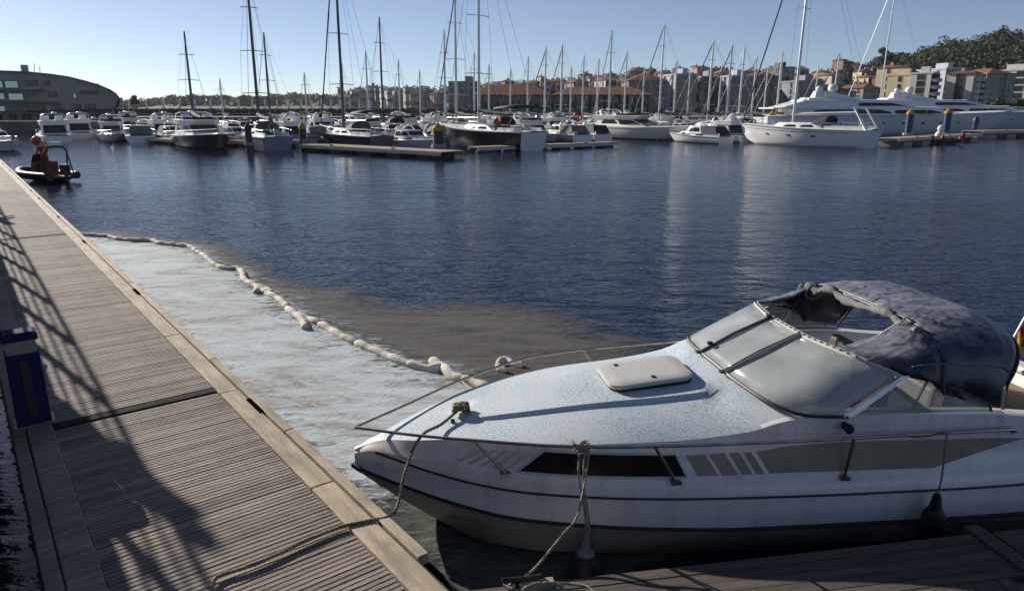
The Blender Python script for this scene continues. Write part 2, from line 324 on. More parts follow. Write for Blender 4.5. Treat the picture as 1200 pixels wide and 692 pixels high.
# edge timbers in lengths with open joints, a groove and dark cleat slots
proto_i = MB().box((0, 0, 0), (.185, 2.392, .06)).build('edge_timber', M['tan_wood'], dock); proto_o = MB().box((0, 0, 0), (.083, 2.392, .075)).build('edge_timber', M['tan_wood'], dock)
proto_l = MB().box((0, 0, 0), (.20, 2.392, .06)).build('edge_timber', M['board'], dock); proto_lo = MB().box((0, 0, 0), (.1, 2.392, .075)).build('edge_timber', M['board'], dock)
for mo in (proto_i, proto_o, proto_l, proto_lo):
    bv = mo.modifiers.new('bevel', 'BEVEL'); bv.width = .008; bv.segments = 2
SLOTS = [6.75, 12.45, 18.0, 22.6, 27.7, 30.5, 36, 41, 46]
for k in range(22):
    sy = 6.09 - 2.4 + k * 2.4; sy2 = sy + 1.1
    for pr_, x, z, yy in ((proto_i, 1.898, DZ - .012, sy), (proto_o, 2.048, DZ - .006, sy2), (proto_l, .233, DZ + .006, sy + .5), (proto_lo, .072, DZ - .004, sy2 + .3)):
        if k == 0: pr_.location = (x, yy, z)
        else: inst(pr_, 'edge_timber', dock, (x, yy, z + random.uniform(-.002, .002)))
M['slot'] = mat('black_slot', (.006, .006, .006), rough=1.0, spec=0.0)
for sy in SLOTS:
    m_ = MB(); m_.box((1.995, sy, DZ + .014), (.062, .40, .032))
    m_.build('cleat_slot', M['slot'], dock)
M['groove'] = mat('dark_groove', (.05, .04, .03), rough=.9)  # dark strip along the gap between the edge timbers
MB().box((1.998, 28, DZ - .022), (.022, 52, .05)).build('groove_channel', M['groove'], dock)
MB().box((1.06, 28, DZ - .09), (1.9, 52.4, .10)).build('frame', M['galv'], dock)
for k in range(9): MB().box((1.06, 4 + k * 6, .12), (1.8, 2.6, .56)).build('float', M['concrete'], dock)
for x in (2.092, .016): MB().box((x, 28, DZ - .10), (.012, 52.4, .11)).build('side_rubber', M['rubber'], dock)

# ------------------------------------------------------------------ blue service pedestal
M['ped'] = mat('navy_pedestal_paint', (.018, .030, .10), (.013, .022, .07), rough=.8, spec=.08)
M['ped_lamp'] = mat('frosted_lamp_band', (.26, .26, .26), rough=.7)
ped = thing('service_pedestal', 'navy blue service pedestal with pale lamp band on the boardwalk edge', 'pedestal', DN * .21 + DD * 7.62 + Vector((0, 0, DZ + .036)), DA)
mb = MB(); mb.loft([[(x * a, y * a, z) for x, y in ((-.13, -.10), (.13, -.10), (.13, .10), (-.13, .10))] for z, a in ((0, 1.05), (.68, 1), (.7, .98))]); o = mb.build('body', M['ped'], ped)
MB().box((0, 0, .76), (.235, .185, .12)).build('lamp_band', M['ped_lamp'], ped)
mb = MB(); mb.loft([[(x * a, y * a, z) for x, y in ((-.14, -.11), (.14, -.11), (.14, .11), (-.14, .11))] for z, a in ((.82, 1), (.87, 1), (.895, .8))]); mb.build('cap', M['ped'], ped)
MB().box((0, -.104, .36), (.07, .012, .55)).build('door_slot', M['rubber'], ped)
for z in (.52, .3): MB().tube([(.128, -.02, z), (.165, -.02, z - .02)], .032, 8).build('socket', M['ped_lamp'], ped)
MB().box((0, 0, .008), (.32, .27, .016)).build('base_plate', M['galv'], ped)

# ------------------------------------------------------------------ raised quay walkway with railing (left of the frame; its shadow falls on the boards)
qw = thing('quay_walkway', 'raised quay walkway with steel railing left of the boardwalk', 'walkway', (0, 0, 0), DA)
QZ = 2.3
MB().box((-1.45, 22, QZ - .12), (2.4, 70, .24)).build('walkway_slab', M['concrete'], qw)
MB().box((-.95, 22, .5), (.24, 70, 3.3)).build('added_dark_wall', mat('added_wall_dark_stone', (.10, .09, .08), (.06, .055, .05), rough=.9, scale=2), qw)  # unseen wall added to shade the water beside the pontoon and reflect dark in it
for k in range(12): MB().tube([(-1.6, -8 + k * 6, -1), (-1.6, -8 + k * 6, QZ - .24)], .22, 10).build('pile', M['concrete'], qw)
RV = -.27
for z, r_ in ((1.02, .034), (.76, .017), (.5, .017), (.24, .017)): MB().tube([(RV, -12, QZ + z), (RV, 56, QZ + z)], r_, 6).build('rail', M['galv'], qw)
p0 = MB().box((0, 0, .51), (.06, .2, 1.02)).build('rail_post', M['galv'], qw); p0.location = (RV, -11, QZ)
for k in range(1, 29): inst(p0, 'rail_post', qw, (RV, -11 + k * 2.36, QZ))

# ------------------------------------------------------------------ floating boom
M['boom'] = mat('dirty_white_boom_cloth', (.66, .62, .54), (.32, .24, .15), rough=.85, scale=3.2, bump=.8, bscale=26, lo=.48, hi=.72)
boom = thing('floating_boom', 'dirty white sausage boom snaking from the boardwalk across to the cabin boat', 'boom')
def boom_run(px, rad, seglen, skip=()):
    P = resample(catmull([pz(x, y, 0) for x, y in px], 6), .06); n = 0; i = 0; k = int(seglen / .06)
    while i < len(P) - 3:
        seg = P[i:i + k + 1]; i += k; n += 1
        if len(seg) < 3: break
        m = len(seg); rr = []; q = []
        for j, p in enumerate(seg):
            t = j / (m - 1); e = min(t, 1 - t); rj = rad * (.78 + .22 * min(1, e / .05) ** .5) * (1 + .035 * math.sin(j * .9 + n) + .035 * math.sin(j * 2.1))
            rr.append(rj); q.append(p + Vector((0, 0, rad * .35 + .01 * math.sin(j * .9 + n))))
        MB().tube(q, rr, 10).build('boom_segment', M['boom'], boom, True)
boom_run(BOOM_PX, .064, 1.26); boom_run(BOOM2_PX, .072, .84)
boom_run([(341, 366), (350, 372), (356, 378), (358, 386)], .064, .75)
boom_run([(300, 344), (303, 338), (312, 340), (319, 345)], .062, .9)
boom_run([(592, 436), (585, 433), (585, 426), (593, 423), (602, 428), (612, 429)], .05, .9)

# ------------------------------------------------------------------ white cabin cruiser (local x aft from the bow, y away from the camera, z up from the water)
def speck_material(name, base, blue, amount):
    m = bpy.data.materials.new(name); m.use_nodes = True; t = m.node_tree; N = t.nodes; Lk = t.links; b = N['Principled BSDF']
    b.inputs['Roughness'].default_value = .45; tc = N.new('ShaderNodeTexCoord')
    def nz(sc, det):
        n_ = N.new('ShaderNodeTexNoise'); n_.inputs['Scale'].default_value = sc; n_.inputs['Detail'].default_value = det; Lk.new(tc.outputs['Object'], n_.inputs[0]); return n_
    a, c, d = nz(88, 2), nz(1.6, 4), nz(30, 4)
    r1 = N.new('ShaderNodeMapRange'); r1.inputs['From Min'].default_value = .47; r1.inputs['From Max'].default_value = .56; Lk.new(a.outputs[0], r1.inputs[0])
    r2 = N.new('ShaderNodeMapRange'); r2.inputs['From Min'].default_value = .32; r2.inputs['From Max'].default_value = .62; r2.inputs['To Min'].default_value = .25; r2.inputs['To Max'].default_value = amount; Lk.new(c.outputs[0], r2.inputs[0])
    r3 = N.new('ShaderNodeMapRange'); r3.inputs['From Min'].default_value = .35; r3.inputs['From Max'].default_value = .65; r3.inputs['To Min'].default_value = .4; r3.inputs['To Max'].default_value = 1.; Lk.new(d.outputs[0], r3.inputs[0])
    mu = N.new('ShaderNodeMath'); mu.operation = 'MULTIPLY'; Lk.new(r1.outputs[0], mu.inputs[0]); Lk.new(r2.outputs[0], mu.inputs[1])
    mu2 = N.new('ShaderNodeMath'); mu2.operation = 'MULTIPLY'; Lk.new(mu.outputs[0], mu2.inputs[0]); Lk.new(r3.outputs[0], mu2.inputs[1])
    mx = N.new('ShaderNodeMix'); mx.data_type = 'RGBA'; mx.inputs[6].default_value = (*base, 1); mx.inputs[7].default_value = (*blue, 1)
    Lk.new(mu2.outputs[0], mx.inputs[0]); Lk.new(mx.outputs[2], b.inputs['Base Color'])
    bp = N.new('ShaderNodeBump'); bp.inputs['Strength'].default_value = .3; bp.inputs['Distance'].default_value = .003; Lk.new(a.outputs[0], bp.inputs['Height']); Lk.new(bp.outputs[0], b.inputs['Normal'])
    return m
M['deck_speck'] = speck_material('gelcoat_with_blue_flakes', (.64, .68, .70), (.15, .31, .43), 1.0)
M['hatch'] = speck_material('dusty_hatch', (.56, .55, .52), (.34, .34, .33), .6)
M['hull_low'] = mat('stained_lower_hull', (.52, .50, .45), (.36, .33, .28), rough=.4, scale=2.5, stretch=(1, 1, 5))
M['decal'] = mat('beige_decal', (.38, .325, .255), (.31, .265, .21), rough=.4)
M['dark_pane'] = mat('smoked_pane', (.015, .012, .012), (.03, .025, .022), rough=.1, scale=4)
M['dusty'] = mat('dusty_acrylic', (.56, .59, .59), (.34, .37, .37), rough=.16, scale=2.4, alpha=.6, detail=12, lo=.3, hi=.7)
M['dusty2'] = mat('clear_acrylic', (.30, .32, .31), (.2, .22, .21), rough=.25, scale=2.2, alpha=.5, detail=7)
M['canvas'] = mat('dusty_sheen_canvas', (.008, .010, .028), (.16, .17, .20), rough=.34, scale=3.0, bump=1.0, bscale=7, detail=12, stretch=(1, 2.2, 1), lo=.44, hi=.74)  # pale streaks in the colour carry dust and sun sheen
def dust_and_sheen(m, c):                      # dust and sunlit sheen painted pale on the upward faces of the canvas
    t = m.node_tree; N = t.nodes; Lk = t.links; b = N['Principled BSDF']; src = b.inputs['Base Color'].links[0].from_socket
    ge = N.new('ShaderNodeNewGeometry'); sp = N.new('ShaderNodeSeparateXYZ'); Lk.new(ge.outputs['True Normal'], sp.inputs[0]); ab = N.new('ShaderNodeMath'); ab.operation = 'ABSOLUTE'; Lk.new(sp.outputs['Z'], ab.inputs[0])
    mr = N.new('ShaderNodeMapRange'); mr.inputs['From Min'].default_value = .55; mr.inputs['From Max'].default_value = .98; Lk.new(ab.outputs[0], mr.inputs[0])
    nz = N.new('ShaderNodeTexNoise'); nz.inputs['Scale'].default_value = 9; nz.inputs['Detail'].default_value = 12; nz.inputs['Distortion'].default_value = 1.5; tc = N.new('ShaderNodeTexCoord'); Lk.new(tc.outputs['Object'], nz.inputs[0])
    nr = N.new('ShaderNodeMapRange'); nr.inputs['From Min'].default_value = .32; nr.inputs['From Max'].default_value = .66; nr.inputs['To Max'].default_value = .6; Lk.new(nz.outputs[0], nr.inputs[0])
    mu = N.new('ShaderNodeMath'); mu.operation = 'MULTIPLY'; Lk.new(mr.outputs[0], mu.inputs[0]); Lk.new(nr.outputs[0], mu.inputs[1])
    mx = N.new('ShaderNodeMix'); mx.data_type = 'RGBA'; Lk.new(mu.outputs[0], mx.inputs[0]); Lk.new(src, mx.inputs[6]); mx.inputs[7].default_value = (*c, 1); Lk.new(mx.outputs[2], b.inputs['Base Color'])
dust_and_sheen(M['canvas'], (.36, .37, .40))
M['cushion'] = mat('cream_vinyl', (.42, .40, .36), rough=.5)
M['seal'] = mat('window_seal', (.03, .03, .032), rough=.5)
M['white_trim'] = mat('white_trim', (.62, .61, .58), (.5, .49, .46), rough=.4, scale=12)
BO = Vector((-1.32, 5.4, 0)); BA = R(8.5)
boat = thing('cabin_cruiser', 'white cabin cruiser with navy canvas top moored bow towards the boardwalk', 'boat', BO, BA)
def tab(*rows):
    u = [r[0] for r in rows]; fv = cubic(u, [r[1] for r in rows]); fw = cubic(u, [r[2] for r in rows]); return lambda x: (fv(x), fw(x))
tR = tab((0, .012, .49), (.12, .12, .475), (.36, .30, .45), (.8, .60, .41), (1.22, .79, .365), (1.75, .93, .34), (2.22, 1.02, .325), (2.86, 1.10, .31), (3.75, 1.155, .305), (4.7, 1.2, .30), (5.4, 1.215, .30), (6.4, 1.2, .30))
tL = tab((0, .01, .62), (.14, .10, .655), (.36, .25, .635), (.59, .41, .61), (1.02, .665, .585), (1.44, .825, .57), (2.21, .995, .562), (2.84, 1.075, .56), (3.95, 1.165, .56), (5.1, 1.21, .555), (6.4, 1.2, .55))
tD = tab((0, .006, .64), (.2, .06, .725), (.5, .25, .80), (.86, .445, .875), (1.24, .635, .915), (1.85, .825, .95), (2.5, .905, .975), (3.0, .95, 1.03), (3.3, .99, 1.12), (3.7, 1.05, 1.16), (4.8, 1.12, 1.125), (5.4, 1.13, 1.06), (6.4, 1.1, .98))
tK = tab((0, 0, .44), (.3, 0, .22), (.7, 0, .0), (1.2, 0, -.18), (2.2, 0, -.3), (6.4, 0, -.32))
tE = tab((0, 0, .645), (.3, 0, .765), (.9, 0, .895), (1.5, 0, 1.01), (2.1, 0, 1.10), (2.6, 0, 1.14), (2.95, 0, 1.175), (3.12, 0, 1.222), (3.3, 0, 1.225), (3.65, 0, 1.2))
vp = cubic((0, .7, .95, 1.57, 2.25, 2.7, 2.95, 3.7), (.0, .04, .14, .29, .39, .42, .43, .43))
def side(u, f):                              # cabin side from the shoulder (f=0) up to the deck edge (f=1)
    lv, lw = tL(u); dv, dw = tD(u); sv, sw = lv - .055 * min(1, u), lw + .125 * min(1, u / .8)
    sw = min(sw, dw - .01); return sv + (dv - sv) * f, sw + (dw - sw) * f
US = [i * .06 for i in range(0, 10)] + [.6 + i * .1 for i in range(59)]
def section(u):                              # one side, y positive = half breadth; from keel to deck edge
    rv, rw = tR(u); lv, lw = tL(u); kv, kw = tK(u); k = min(1, u / 1.4)
    cw = min(.03 * 1 + .0, rw - .05) if u > .9 else max(kw + .3 * (rw - kw), .03)
    cv = rv * (.55 + .33 * k)
    low = [(0, kw), (cv * .62, kw + (cw - kw) * .62), (cv, cw), (rv - .018, rw - .02)]
    sv, sw = side(u, 0); d = [side(u, f) for f in (.12, .5, .86)]
    up = [(rv, rw + .012), (lv + .006, (rw + lw) / 2), (lv, lw), (lv - .006, lw + .02), (lv - .012, lw + (sw - lw) * .45), (sv + .022, sw - .012)] + [(sv - .002, sw + .008)] + d[1:] + [tD(u)]
    return low, up
for nm, which, m in (('lower_hull', 0, M['hull_low']), ('hull_side', 1, M['gel'])):
    mb = MB()
    for sg in (-1, 1): mb.loft([[(u, sg * v, z) for v, z in section(u)[which]] for u in US], closed=False)
    if which == 0:
        lo, up = section(6.4); pl = [(6.4, v, z) for v, z in lo + up]; mb.add(pl + [(6.4, -v, z) for v, z in (lo + up)[::-1]], [tuple(range(2 * len(pl)))])
    mb.pieces(nm, m, boat, True, 50)
for nm, tf, r_, m in (('rub_rail', tR, .014, M['rubber']), ('side_moulding', tL, .0085, M['rubber'])):
    mb = MB()
    for sg in (-1, 1): mb.tube([(u, sg * (tf(u)[0] + .006), tf(u)[1]) for u in US[(0 if tf is tR else 3):]], r_, 6)
    mb.pieces(nm, m, boat, True)
MB().tube([(.05, -.055, .475), (-.012, 0, .485), (.05, .055, .475)], .026, 8).build('bow_fitting', mat('purple_bow_fitting', (.06, .05, .16), rough=.5), boat, True)
MB().tube([(.20, -.14, .41), (.19, -.14, .375), (.215, -.15, .35), (.245, -.165, .36), (.25, -.165, .40)], .006, 6).build('towing_eye', M['steel'], boat, True)
# foredeck with raised centre panel
mb = MB(); rows = []
for u in [x for x in US if x <= 3.66]:
    dv, dw = tD(u); ev, ew = tE(u); p_ = max(vp(u), .004); st = .03 * min(1, max(0, (u - .75) / .4)) * min(1, max(0, (3.05 - u) / .15)); half = []
    def crown(v): q_ = min(1, v / max(dv, .01)); return ew - st - (ew - st - dw) * q_ ** 2.4
    for f in (1, .985, .95, .88, .75, .6): half.append(max(f * dv, p_ + .02))
    ring = [(u, -v, crown(v) - (.0 if f else 0)) for v in half for f in (1,)] + [(u, -p_ - .012, crown(p_)), (u, -p_ + .012 * (p_ > .02), crown(p_) + st), (u, -p_ * .5, crown(p_ * .5) + st), (u, 0, ew)]
    rows.append(ring + [(x, -y, z) for x, y, z in ring[-2::-1]])
mb.loft(rows, closed=False); mb.build('foredeck', M['deck_speck'], boat, True, 35)
# coaming and cockpit inside
mb = MB(); rows = []
for u in [x for x in US if x >= 3.1]:
    dv, dw = tD(u); rows.append([(u, -dv, dw), (u, -dv + .03, dw + .012), (u, -dv + .13, dw + .008), (u, -dv + .16, dw - .03), (u, -dv + .17, .32)])
mb.loft(rows, closed=False); mb.loft([[(x, -y, z) for x, y, z in r] for r in rows], closed=False); mb.pieces('coaming', M['gel'], boat, True, 40)
MB().box((4.75, 0, .30), (3.3, 2.04, .05)).build('cockpit_floor', M['cushion'], boat)
mb = MB(); mb.loft([[(3.12, -.93, .3), (3.12, .93, .3), (3.14, .93, 1.02), (3.14, -.93, 1.02)], [(3.6, -.93, .3), (3.6, .93, .3), (3.62, .9, 1.04), (3.62, -.9, 1.04)]]); mb.build('dashboard', M['grey_canvas'], boat)
MB().box((6.28, 0, .66), (.2, 2.15, .70)).build('transom_wall', M['gel'], boat)
for sy in (-.5, .5):
    mb = MB(); mb.box((4.45, sy, .62), (.5, .5, .14)); mb.box((4.72, sy, .92), (.13, .5, .55), 0, Matrix.Rotation(.15, 3, 'Y')); mb.box((4.45, sy, .43), (.2, .2, .25)); o = mb.build('seat', M['cushion'], boat)
    bv = o.modifiers.new('bevel', 'BEVEL'); bv.width = .05; bv.segments = 3
mb = MB(); mb.tube([(3.72, .5 + .17 * math.cos(a), 1.0 + .17 * math.sin(a)) for a in [k * math.pi / 10 for k in range(21)]], .014, 6); mb.tube([(3.58, .5, 1.0), (3.72, .5, 1.0)], .02, 6); mb.tube([(3.72, .34, 1.), (3.72, .66, 1.)], .012, 5); mb.build('steering_wheel', M['rubber'], boat, True)
# stern bench, outboard well cover, flag
mb = MB(); mb.box((5.95, .1, .70), (.55, 1.7, .30)); o = mb.build('stern_bench', M['teak'], boat); bv = o.modifiers.new('bevel', 'BEVEL'); bv.width = .05; bv.segments = 2
mb = MB(); mb.tube([(6.05, .95, 1.03), (6.1, .45, 1.06), (6.12, .0, 1.05), (6.1, -.5, 1.02), (6.02, -.9, 1.0)], .045, 8); mb.build('stern_rail', M['white_trim'], boat, True)
mb = MB(); mb.tube([(6.08, .10, 1.04), (6.27, .10, 1.50)], .012, 6); o = mb.build('flag_staff', M['white_trim'], boat, True)
fl = MB(); rows = []
for i in range(9):
    t = i / 8; rows.append([(6.145 + .10 * t + .10 * s_ - .06 * s_ * t + .012 * math.sin(5 * s_ + 3 * t), .10 - .05 * s_ + .025 * math.sin(9 * s_ + 2 * t), 1.17 + .26 * t - .26 * s_ * (.3 + .7 * t)) for s_ in [k / 8 for k in range(9)]])
def flag_mat():
    m = mat('flag_cloth', (.5, .02, .02), (.42, .02, .02), rough=.8); t = m.node_tree; N = t.nodes; at = N.new('ShaderNodeAttribute'); at.attribute_name = 'band'; cr = N.new('ShaderNodeValToRGB'); cr.color_ramp.interpolation = 'CONSTANT'
    e = cr.color_ramp.elements; e[0].color = (.45, .02, .02, 1); e[1].position = .26; e[1].color = (.62, .36, .01, 1); x = e.new(.74); x.color = (.45, .02, .02, 1)
    t.links.new(at.outputs['Fac'], cr.inputs[0]); t.links.new(cr.outputs[0], N['Principled BSDF'].inputs['Base Color']); return m
fl.loft(rows, closed=False); fo = fl.build('flag', flag_mat(), boat, True); a = fo.data.attributes.new('band', 'FLOAT', 'POINT'); a.data.foreach_set('value', [i / 8 for i in range(9) for k in range(9)])
so_ = fo.modifiers.new('thick', 'SOLIDIFY'); so_.thickness = .004
# cabin-side window and decals
def patch(quad, n=14, off=.004, both=True):          # quad: four (u, f) corners on the cabin side
    mb = MB()
    for sg in ((-1, 1) if both else (-1,)):
        rows = []
        for i in range(n + 1):
            t = i / n; lo = [quad[0][k] + (quad[1][k] - quad[0][k]) * t for k in (0, 1)]; hi = [quad[3][k] + (quad[2][k] - quad[3][k]) * t for k in (0, 1)]; ring = []
            for g in (0, .25, .5, .75, 1):
                u = lo[0] + (hi[0] - lo[0]) * g; f = lo[1] + (hi[1] - lo[1]) * g; v, z = side(u, f); ring.append((u, sg * (v + off), z))
            rows.append(ring)
        mb.loft(rows, closed=False)
    return mb
WQ = [(1.26, .06), (2.52, .08), (2.44, .66), (1.47, .80)]
patch(WQ, off=.006).pieces('side_window', M['dark_pane'], boat, True)
mb = MB()
for sg in (-1, 1):
    pts = []
    for (a_, b_) in zip(WQ, WQ[1:] + WQ[:1]):
        for t in [k / 10 for k in range(10)]:
            u, f = a_[0] + (b_[0] - a_[0]) * t, a_[1] + (b_[1] - a_[1]) * t; v, z = side(u, f); pts.append((u, sg * (v + .005), z))
    mb.tube(pts + pts[:1], .009, 5)
mb.pieces('window_frame', M['white_trim'], boat, True)
for q_ in ([(2.60, .10), (2.76, .10), (2.66, .62), (2.52, .62)], [(2.79, .10), (2.91, .10), (2.81, .61), (2.69, .61)], [(2.94, .10), (3.02, .10), (2.92, .60), (2.84, .60)], [(3.05, .10), (3.11, .10), (3.01, .58), (2.95, .58)]): patch(q_, 4).pieces('decal_bar', M['decal'], boat)
mb = patch([(3.15, .10), (4.45, .07), (5.2, .58), (3.05, .56)], 20); mb.pieces('decal_band', M['decal'], boat)
for k in range(5): patch([(.80 + k * .09, .03), (.835 + k * .09, .03), (1.05 + k * .085, .72), (1.0 + k * .085, .72)], 3).pieces('decal_stripe', M['white_trim'], boat)
# hatch on the foredeck
def rrect(cx, cy, hx, hy, r_, k=5): return [(cx + sx * (hx - r_) + r_ * math.cos(a0 + j * math.pi / 2 / k), cy + sy * (hy - r_) + r_ * math.sin(a0 + j * math.pi / 2 / k)) for sx, sy, a0 in ((1, 1, 0), (-1, 1, math.pi / 2), (-1, -1, math.pi), (1, -1, 1.5 * math.pi)) for j in range(k + 1)]
ht = Matrix.Rotation(-R(5.0), 3, 'Y')
def hpl(ring, z): return [tuple(ht @ Vector((x, y, z)) + Vector((2.5, .03, 1.135))) for x, y in ring]
mb = MB(); mb.loft([hpl(rrect(0, 0, .36, .27, .1), -.02), hpl(rrect(0, 0, .36, .27, .1), .012)]); mb.build('hatch_base', M['rubber'], boat)
mb = MB(); mb.loft([hpl(rrect(0, 0, .365, .275, .11), .018), hpl(rrect(0, 0, .37, .28, .11), .035), hpl(rrect(0, 0, .365, .275, .11), .052), hpl(rrect(0, 0, .345, .255, .1), .060), hpl(rrect(0, 0, .25, .18, .06), .064)]); hh = mb.build('hatch', M['hatch'], boat, True, 40)
mb = MB()
for x, y in ((-.2, .16), (.02, -.2)): mb.box(tuple(ht @ Vector((x, y, .066)) + Vector((2.5, .03, 1.135))), (.035, .025, .014))
mb.pieces('hinge', M['seal'], hh)
# windscreen
bv_ = [-1.09, -1.08, -1.05, -1.0, -.9, -.8, -.6, -.25, 0, .25, .6, .8, .9, 1.0, 1.05, 1.08, 1.09]
WB = tab((0, 3.13, 1.238), (.25, 3.128, 1.236), (.6, 3.175, 1.214), (.8, 3.23, 1.197), (.92, 3.31, 1.178), (1.0, 3.40, 1.166), (1.05, 3.52, 1.166), (1.085, 3.72, 1.164))
WT = tab((0, 3.78, 1.535), (.25, 3.775, 1.54), (.6, 3.83, 1.542), (.8, 3.895, 1.53), (.92, 4.02, 1.50), (1.0, 4.19, 1.432))
def wsb(t): v = t * 1.085; u, z = WB(abs(v)); return Vector((u, v, z + .005))
def wst(t):
    v = t * 1.0 if abs(t) > .25 / 1.085 else t * 1.085
    k = min(1, max(0, (abs(t) - .23) / .77)); v = t * (1.085 + (1.0 - 1.085) * k); u, z = WT(abs(v)); return Vector((u, v, z))
def glass(t0, t1, n, name, m, parent=boat):
    mb = MB(); rows = []
    for i in range(n + 1):
        t = t0 + (t1 - t0) * i / n; a_, b_ = wsb(t), wst(t); rows.append([tuple(a_.lerp(b_, g) + Vector((-.004 * math.sin(g * math.pi), 0, .003 * math.sin(g * math.pi)))) for g in (0, .25, .5, .75, 1)])
    mb.loft(rows, closed=False); o = mb.build(name, m, parent, True, 60); s_ = o.modifiers.new('thick', 'SOLIDIFY'); s_.thickness = .006; return o
DT = .25 / 1.085
glass(-.985, -DT, 24, 'windscreen_pane', M['dusty']); glass(-DT, DT, 8, 'windscreen_pane', M['dusty']); glass(DT, .985, 24, 'windscreen_pane', M['dusty'])
T_ = [-1 + 2 * k / 60 for k in range(61)]
MB().tube([wsb(t) + Vector((-.012, 0, -.004)) for t in T_], .014, 6).build('windscreen_seal', M['seal'], boat, True)
mb = MB(); mb.loft([[tuple(p + d_) for d_ in (Vector((-.022, 0, -.02)), Vector((-.016, 0, .006)), Vector((.02, 0, .012)), Vector((.02, 0, -.008)))] for p in [wst(t) for t in T_]]); fr = mb.build('windscreen_top_rim', M['white_trim'], boat, True, 40)
mb = MB()
for k in range(2, 59, 2): p = wst(T_[k]); mb.box(p + Vector((-.004, 0, .010)), (.014, .014, .012))
mb.pieces('snap_stud', M['seal'], fr)
MB().tube([wsb(t) + Vector((-.045, 0, .0)) for t in T_[4:-4]], .004, 4).build('seam_line', M['seal'], boat)
for sg in (-1, 1):
    for dd in (-.012, .012):
        a_, b_ = wsb(sg * DT + dd), wst(sg * DT + dd); MB().tube([a_ + Vector((-.03, 0, .0)), a_.lerp(b_, .5) + Vector((-.03, 0, .02)), b_ + Vector((-.012, 0, .01))], .009, 5).build('windscreen_divider', M['seal' if dd * sg < 0 else 'alu'], boat, True)
    a_ = wsb(sg * DT); MB().box(a_ + Vector((-.045, 0, .004)), (.03, .045, .02)).build('divider_foot', M['rubber'], boat)
    # slanted side frame, side window, lower trim
    a_, b_ = Vector((3.70, sg * 1.085, 1.168)), Vector((4.20, sg * .998, 1.435)); mb = MB()
    mb.loft([[tuple(p + Vector((dx, sg * dy, 0))) for dx, dy in ((-.035, .008), (.045, .008), (.045, -.02), (-.035, -.02))] for p in (a_, b_)]); mb.build('side_frame', M['alu'], boat)
    tri = [(3.80, 1.082, 1.175), (4.88, 1.115, 1.15), (4.86, 1.105, 1.20), (4.65, 1.07, 1.305), (4.42, 1.03, 1.385), (4.24, .998, 1.425)]
    mb = MB(); mb.add([(x, sg * y, z) for x, y, z in tri], [tuple(range(6))]); o = mb.build('side_pane', M['dusty2'], boat); s_ = o.modifiers.new('thick', 'SOLIDIFY'); s_.thickness = .006
    MB().tube([(x, sg * (y + .004), z) for x, y, z in tri[1:]], .011, 5).build('pane_trim', M['seal'], boat, True)
    mb = MB(); mb.loft([[(u, sg * (tD(u)[0] - .035 + .0), tD(u)[1] + .0), (u, sg * (tD(u)[0] - .005), tD(u)[1] + .004), (u, sg * (tD(u)[0] - .012), tD(u)[1] + .022), (u, sg * (tD(u)[0] - .045), tD(u)[1] + .026)] for u in [3.4 + .1 * k for k in range(17)]]); mb.build('sill_rail', M['alu'], boat, True)
# windscreen latch at the near side of pane
a_ = wsb(DT); b_ = wst(DT); MB().box(a_.lerp(b_, .18) + Vector((-.05, 0, .03)), (.045, .03, .025)).build('latch', M['rubber'], boat); MB().box(b_ + Vector((-.03, 0, .02)), (.045, .035, .025)).build('latch', M['rubber'], boat)
# canvas top
def arch(u0, wtop, wbot, lean, vb=1.085, ub=None, n=25):
    pts = []
    for k in range(n):
        x = -1 + 2 * k / (n - 1); ax = abs(x)
        # superellipse shoulder
        ang = ax * math.pi / 2; v = math.copysign(1.03 * math.sin(ang) ** .62 if ax > 0 else 0, x); h = math.cos(ang) ** .55 if ax < 1 else 0
        z = wbot + (wtop - wbot) * h; vv = v * (vb / 1.03) if ax == 1 else v
        pts.append(Vector((u0 + (ub if ub is not None else 0) * ax ** 2 + lean * (1 - h), vv, z)))
    return pts
A1 = arch(4.50, 1.745, 1.32, -.05); A2 = arch(4.78, 1.80, 1.22, .0, ub=-.08); A3 = arch(5.12, 1.785, 1.18, .0, ub=-.2); A4 = arch(5.33, 1.70, 1.17, -.02, ub=-.33); A5 = arch(5.40, 1.58, 1.165, -.06, ub=-.38)
def wob(rows, amp, seed):
    rnd = random.Random(seed); ph = [rnd.uniform(0, 6) for _ in range(6)]
    return [[tuple(p + Vector((0, 0, amp * (math.sin(9 * p.x + 5 * p.y + ph[0]) * .5 + math.sin(17 * p.y - 6 * p.x + ph[1]) * .35)))) for p in r] for r in rows]
def mids(rows, k=4):
    out = []
    for a_, b_ in zip(rows, rows[1:]):
        for j in range(k): out.append([p.lerp(q_, j / k) for p, q_ in zip(a_, b_)])
    return out + [rows[-1]]
mb = MB(); mb.loft(wob(mids([A1, A2, A3, A4, A5]), .010, 3), closed=False); can = mb.build('canvas_top', M['canvas'], boat, True, 60)
s_ = can.modifiers.new('thick', 'SOLIDIFY'); s_.thickness = .006
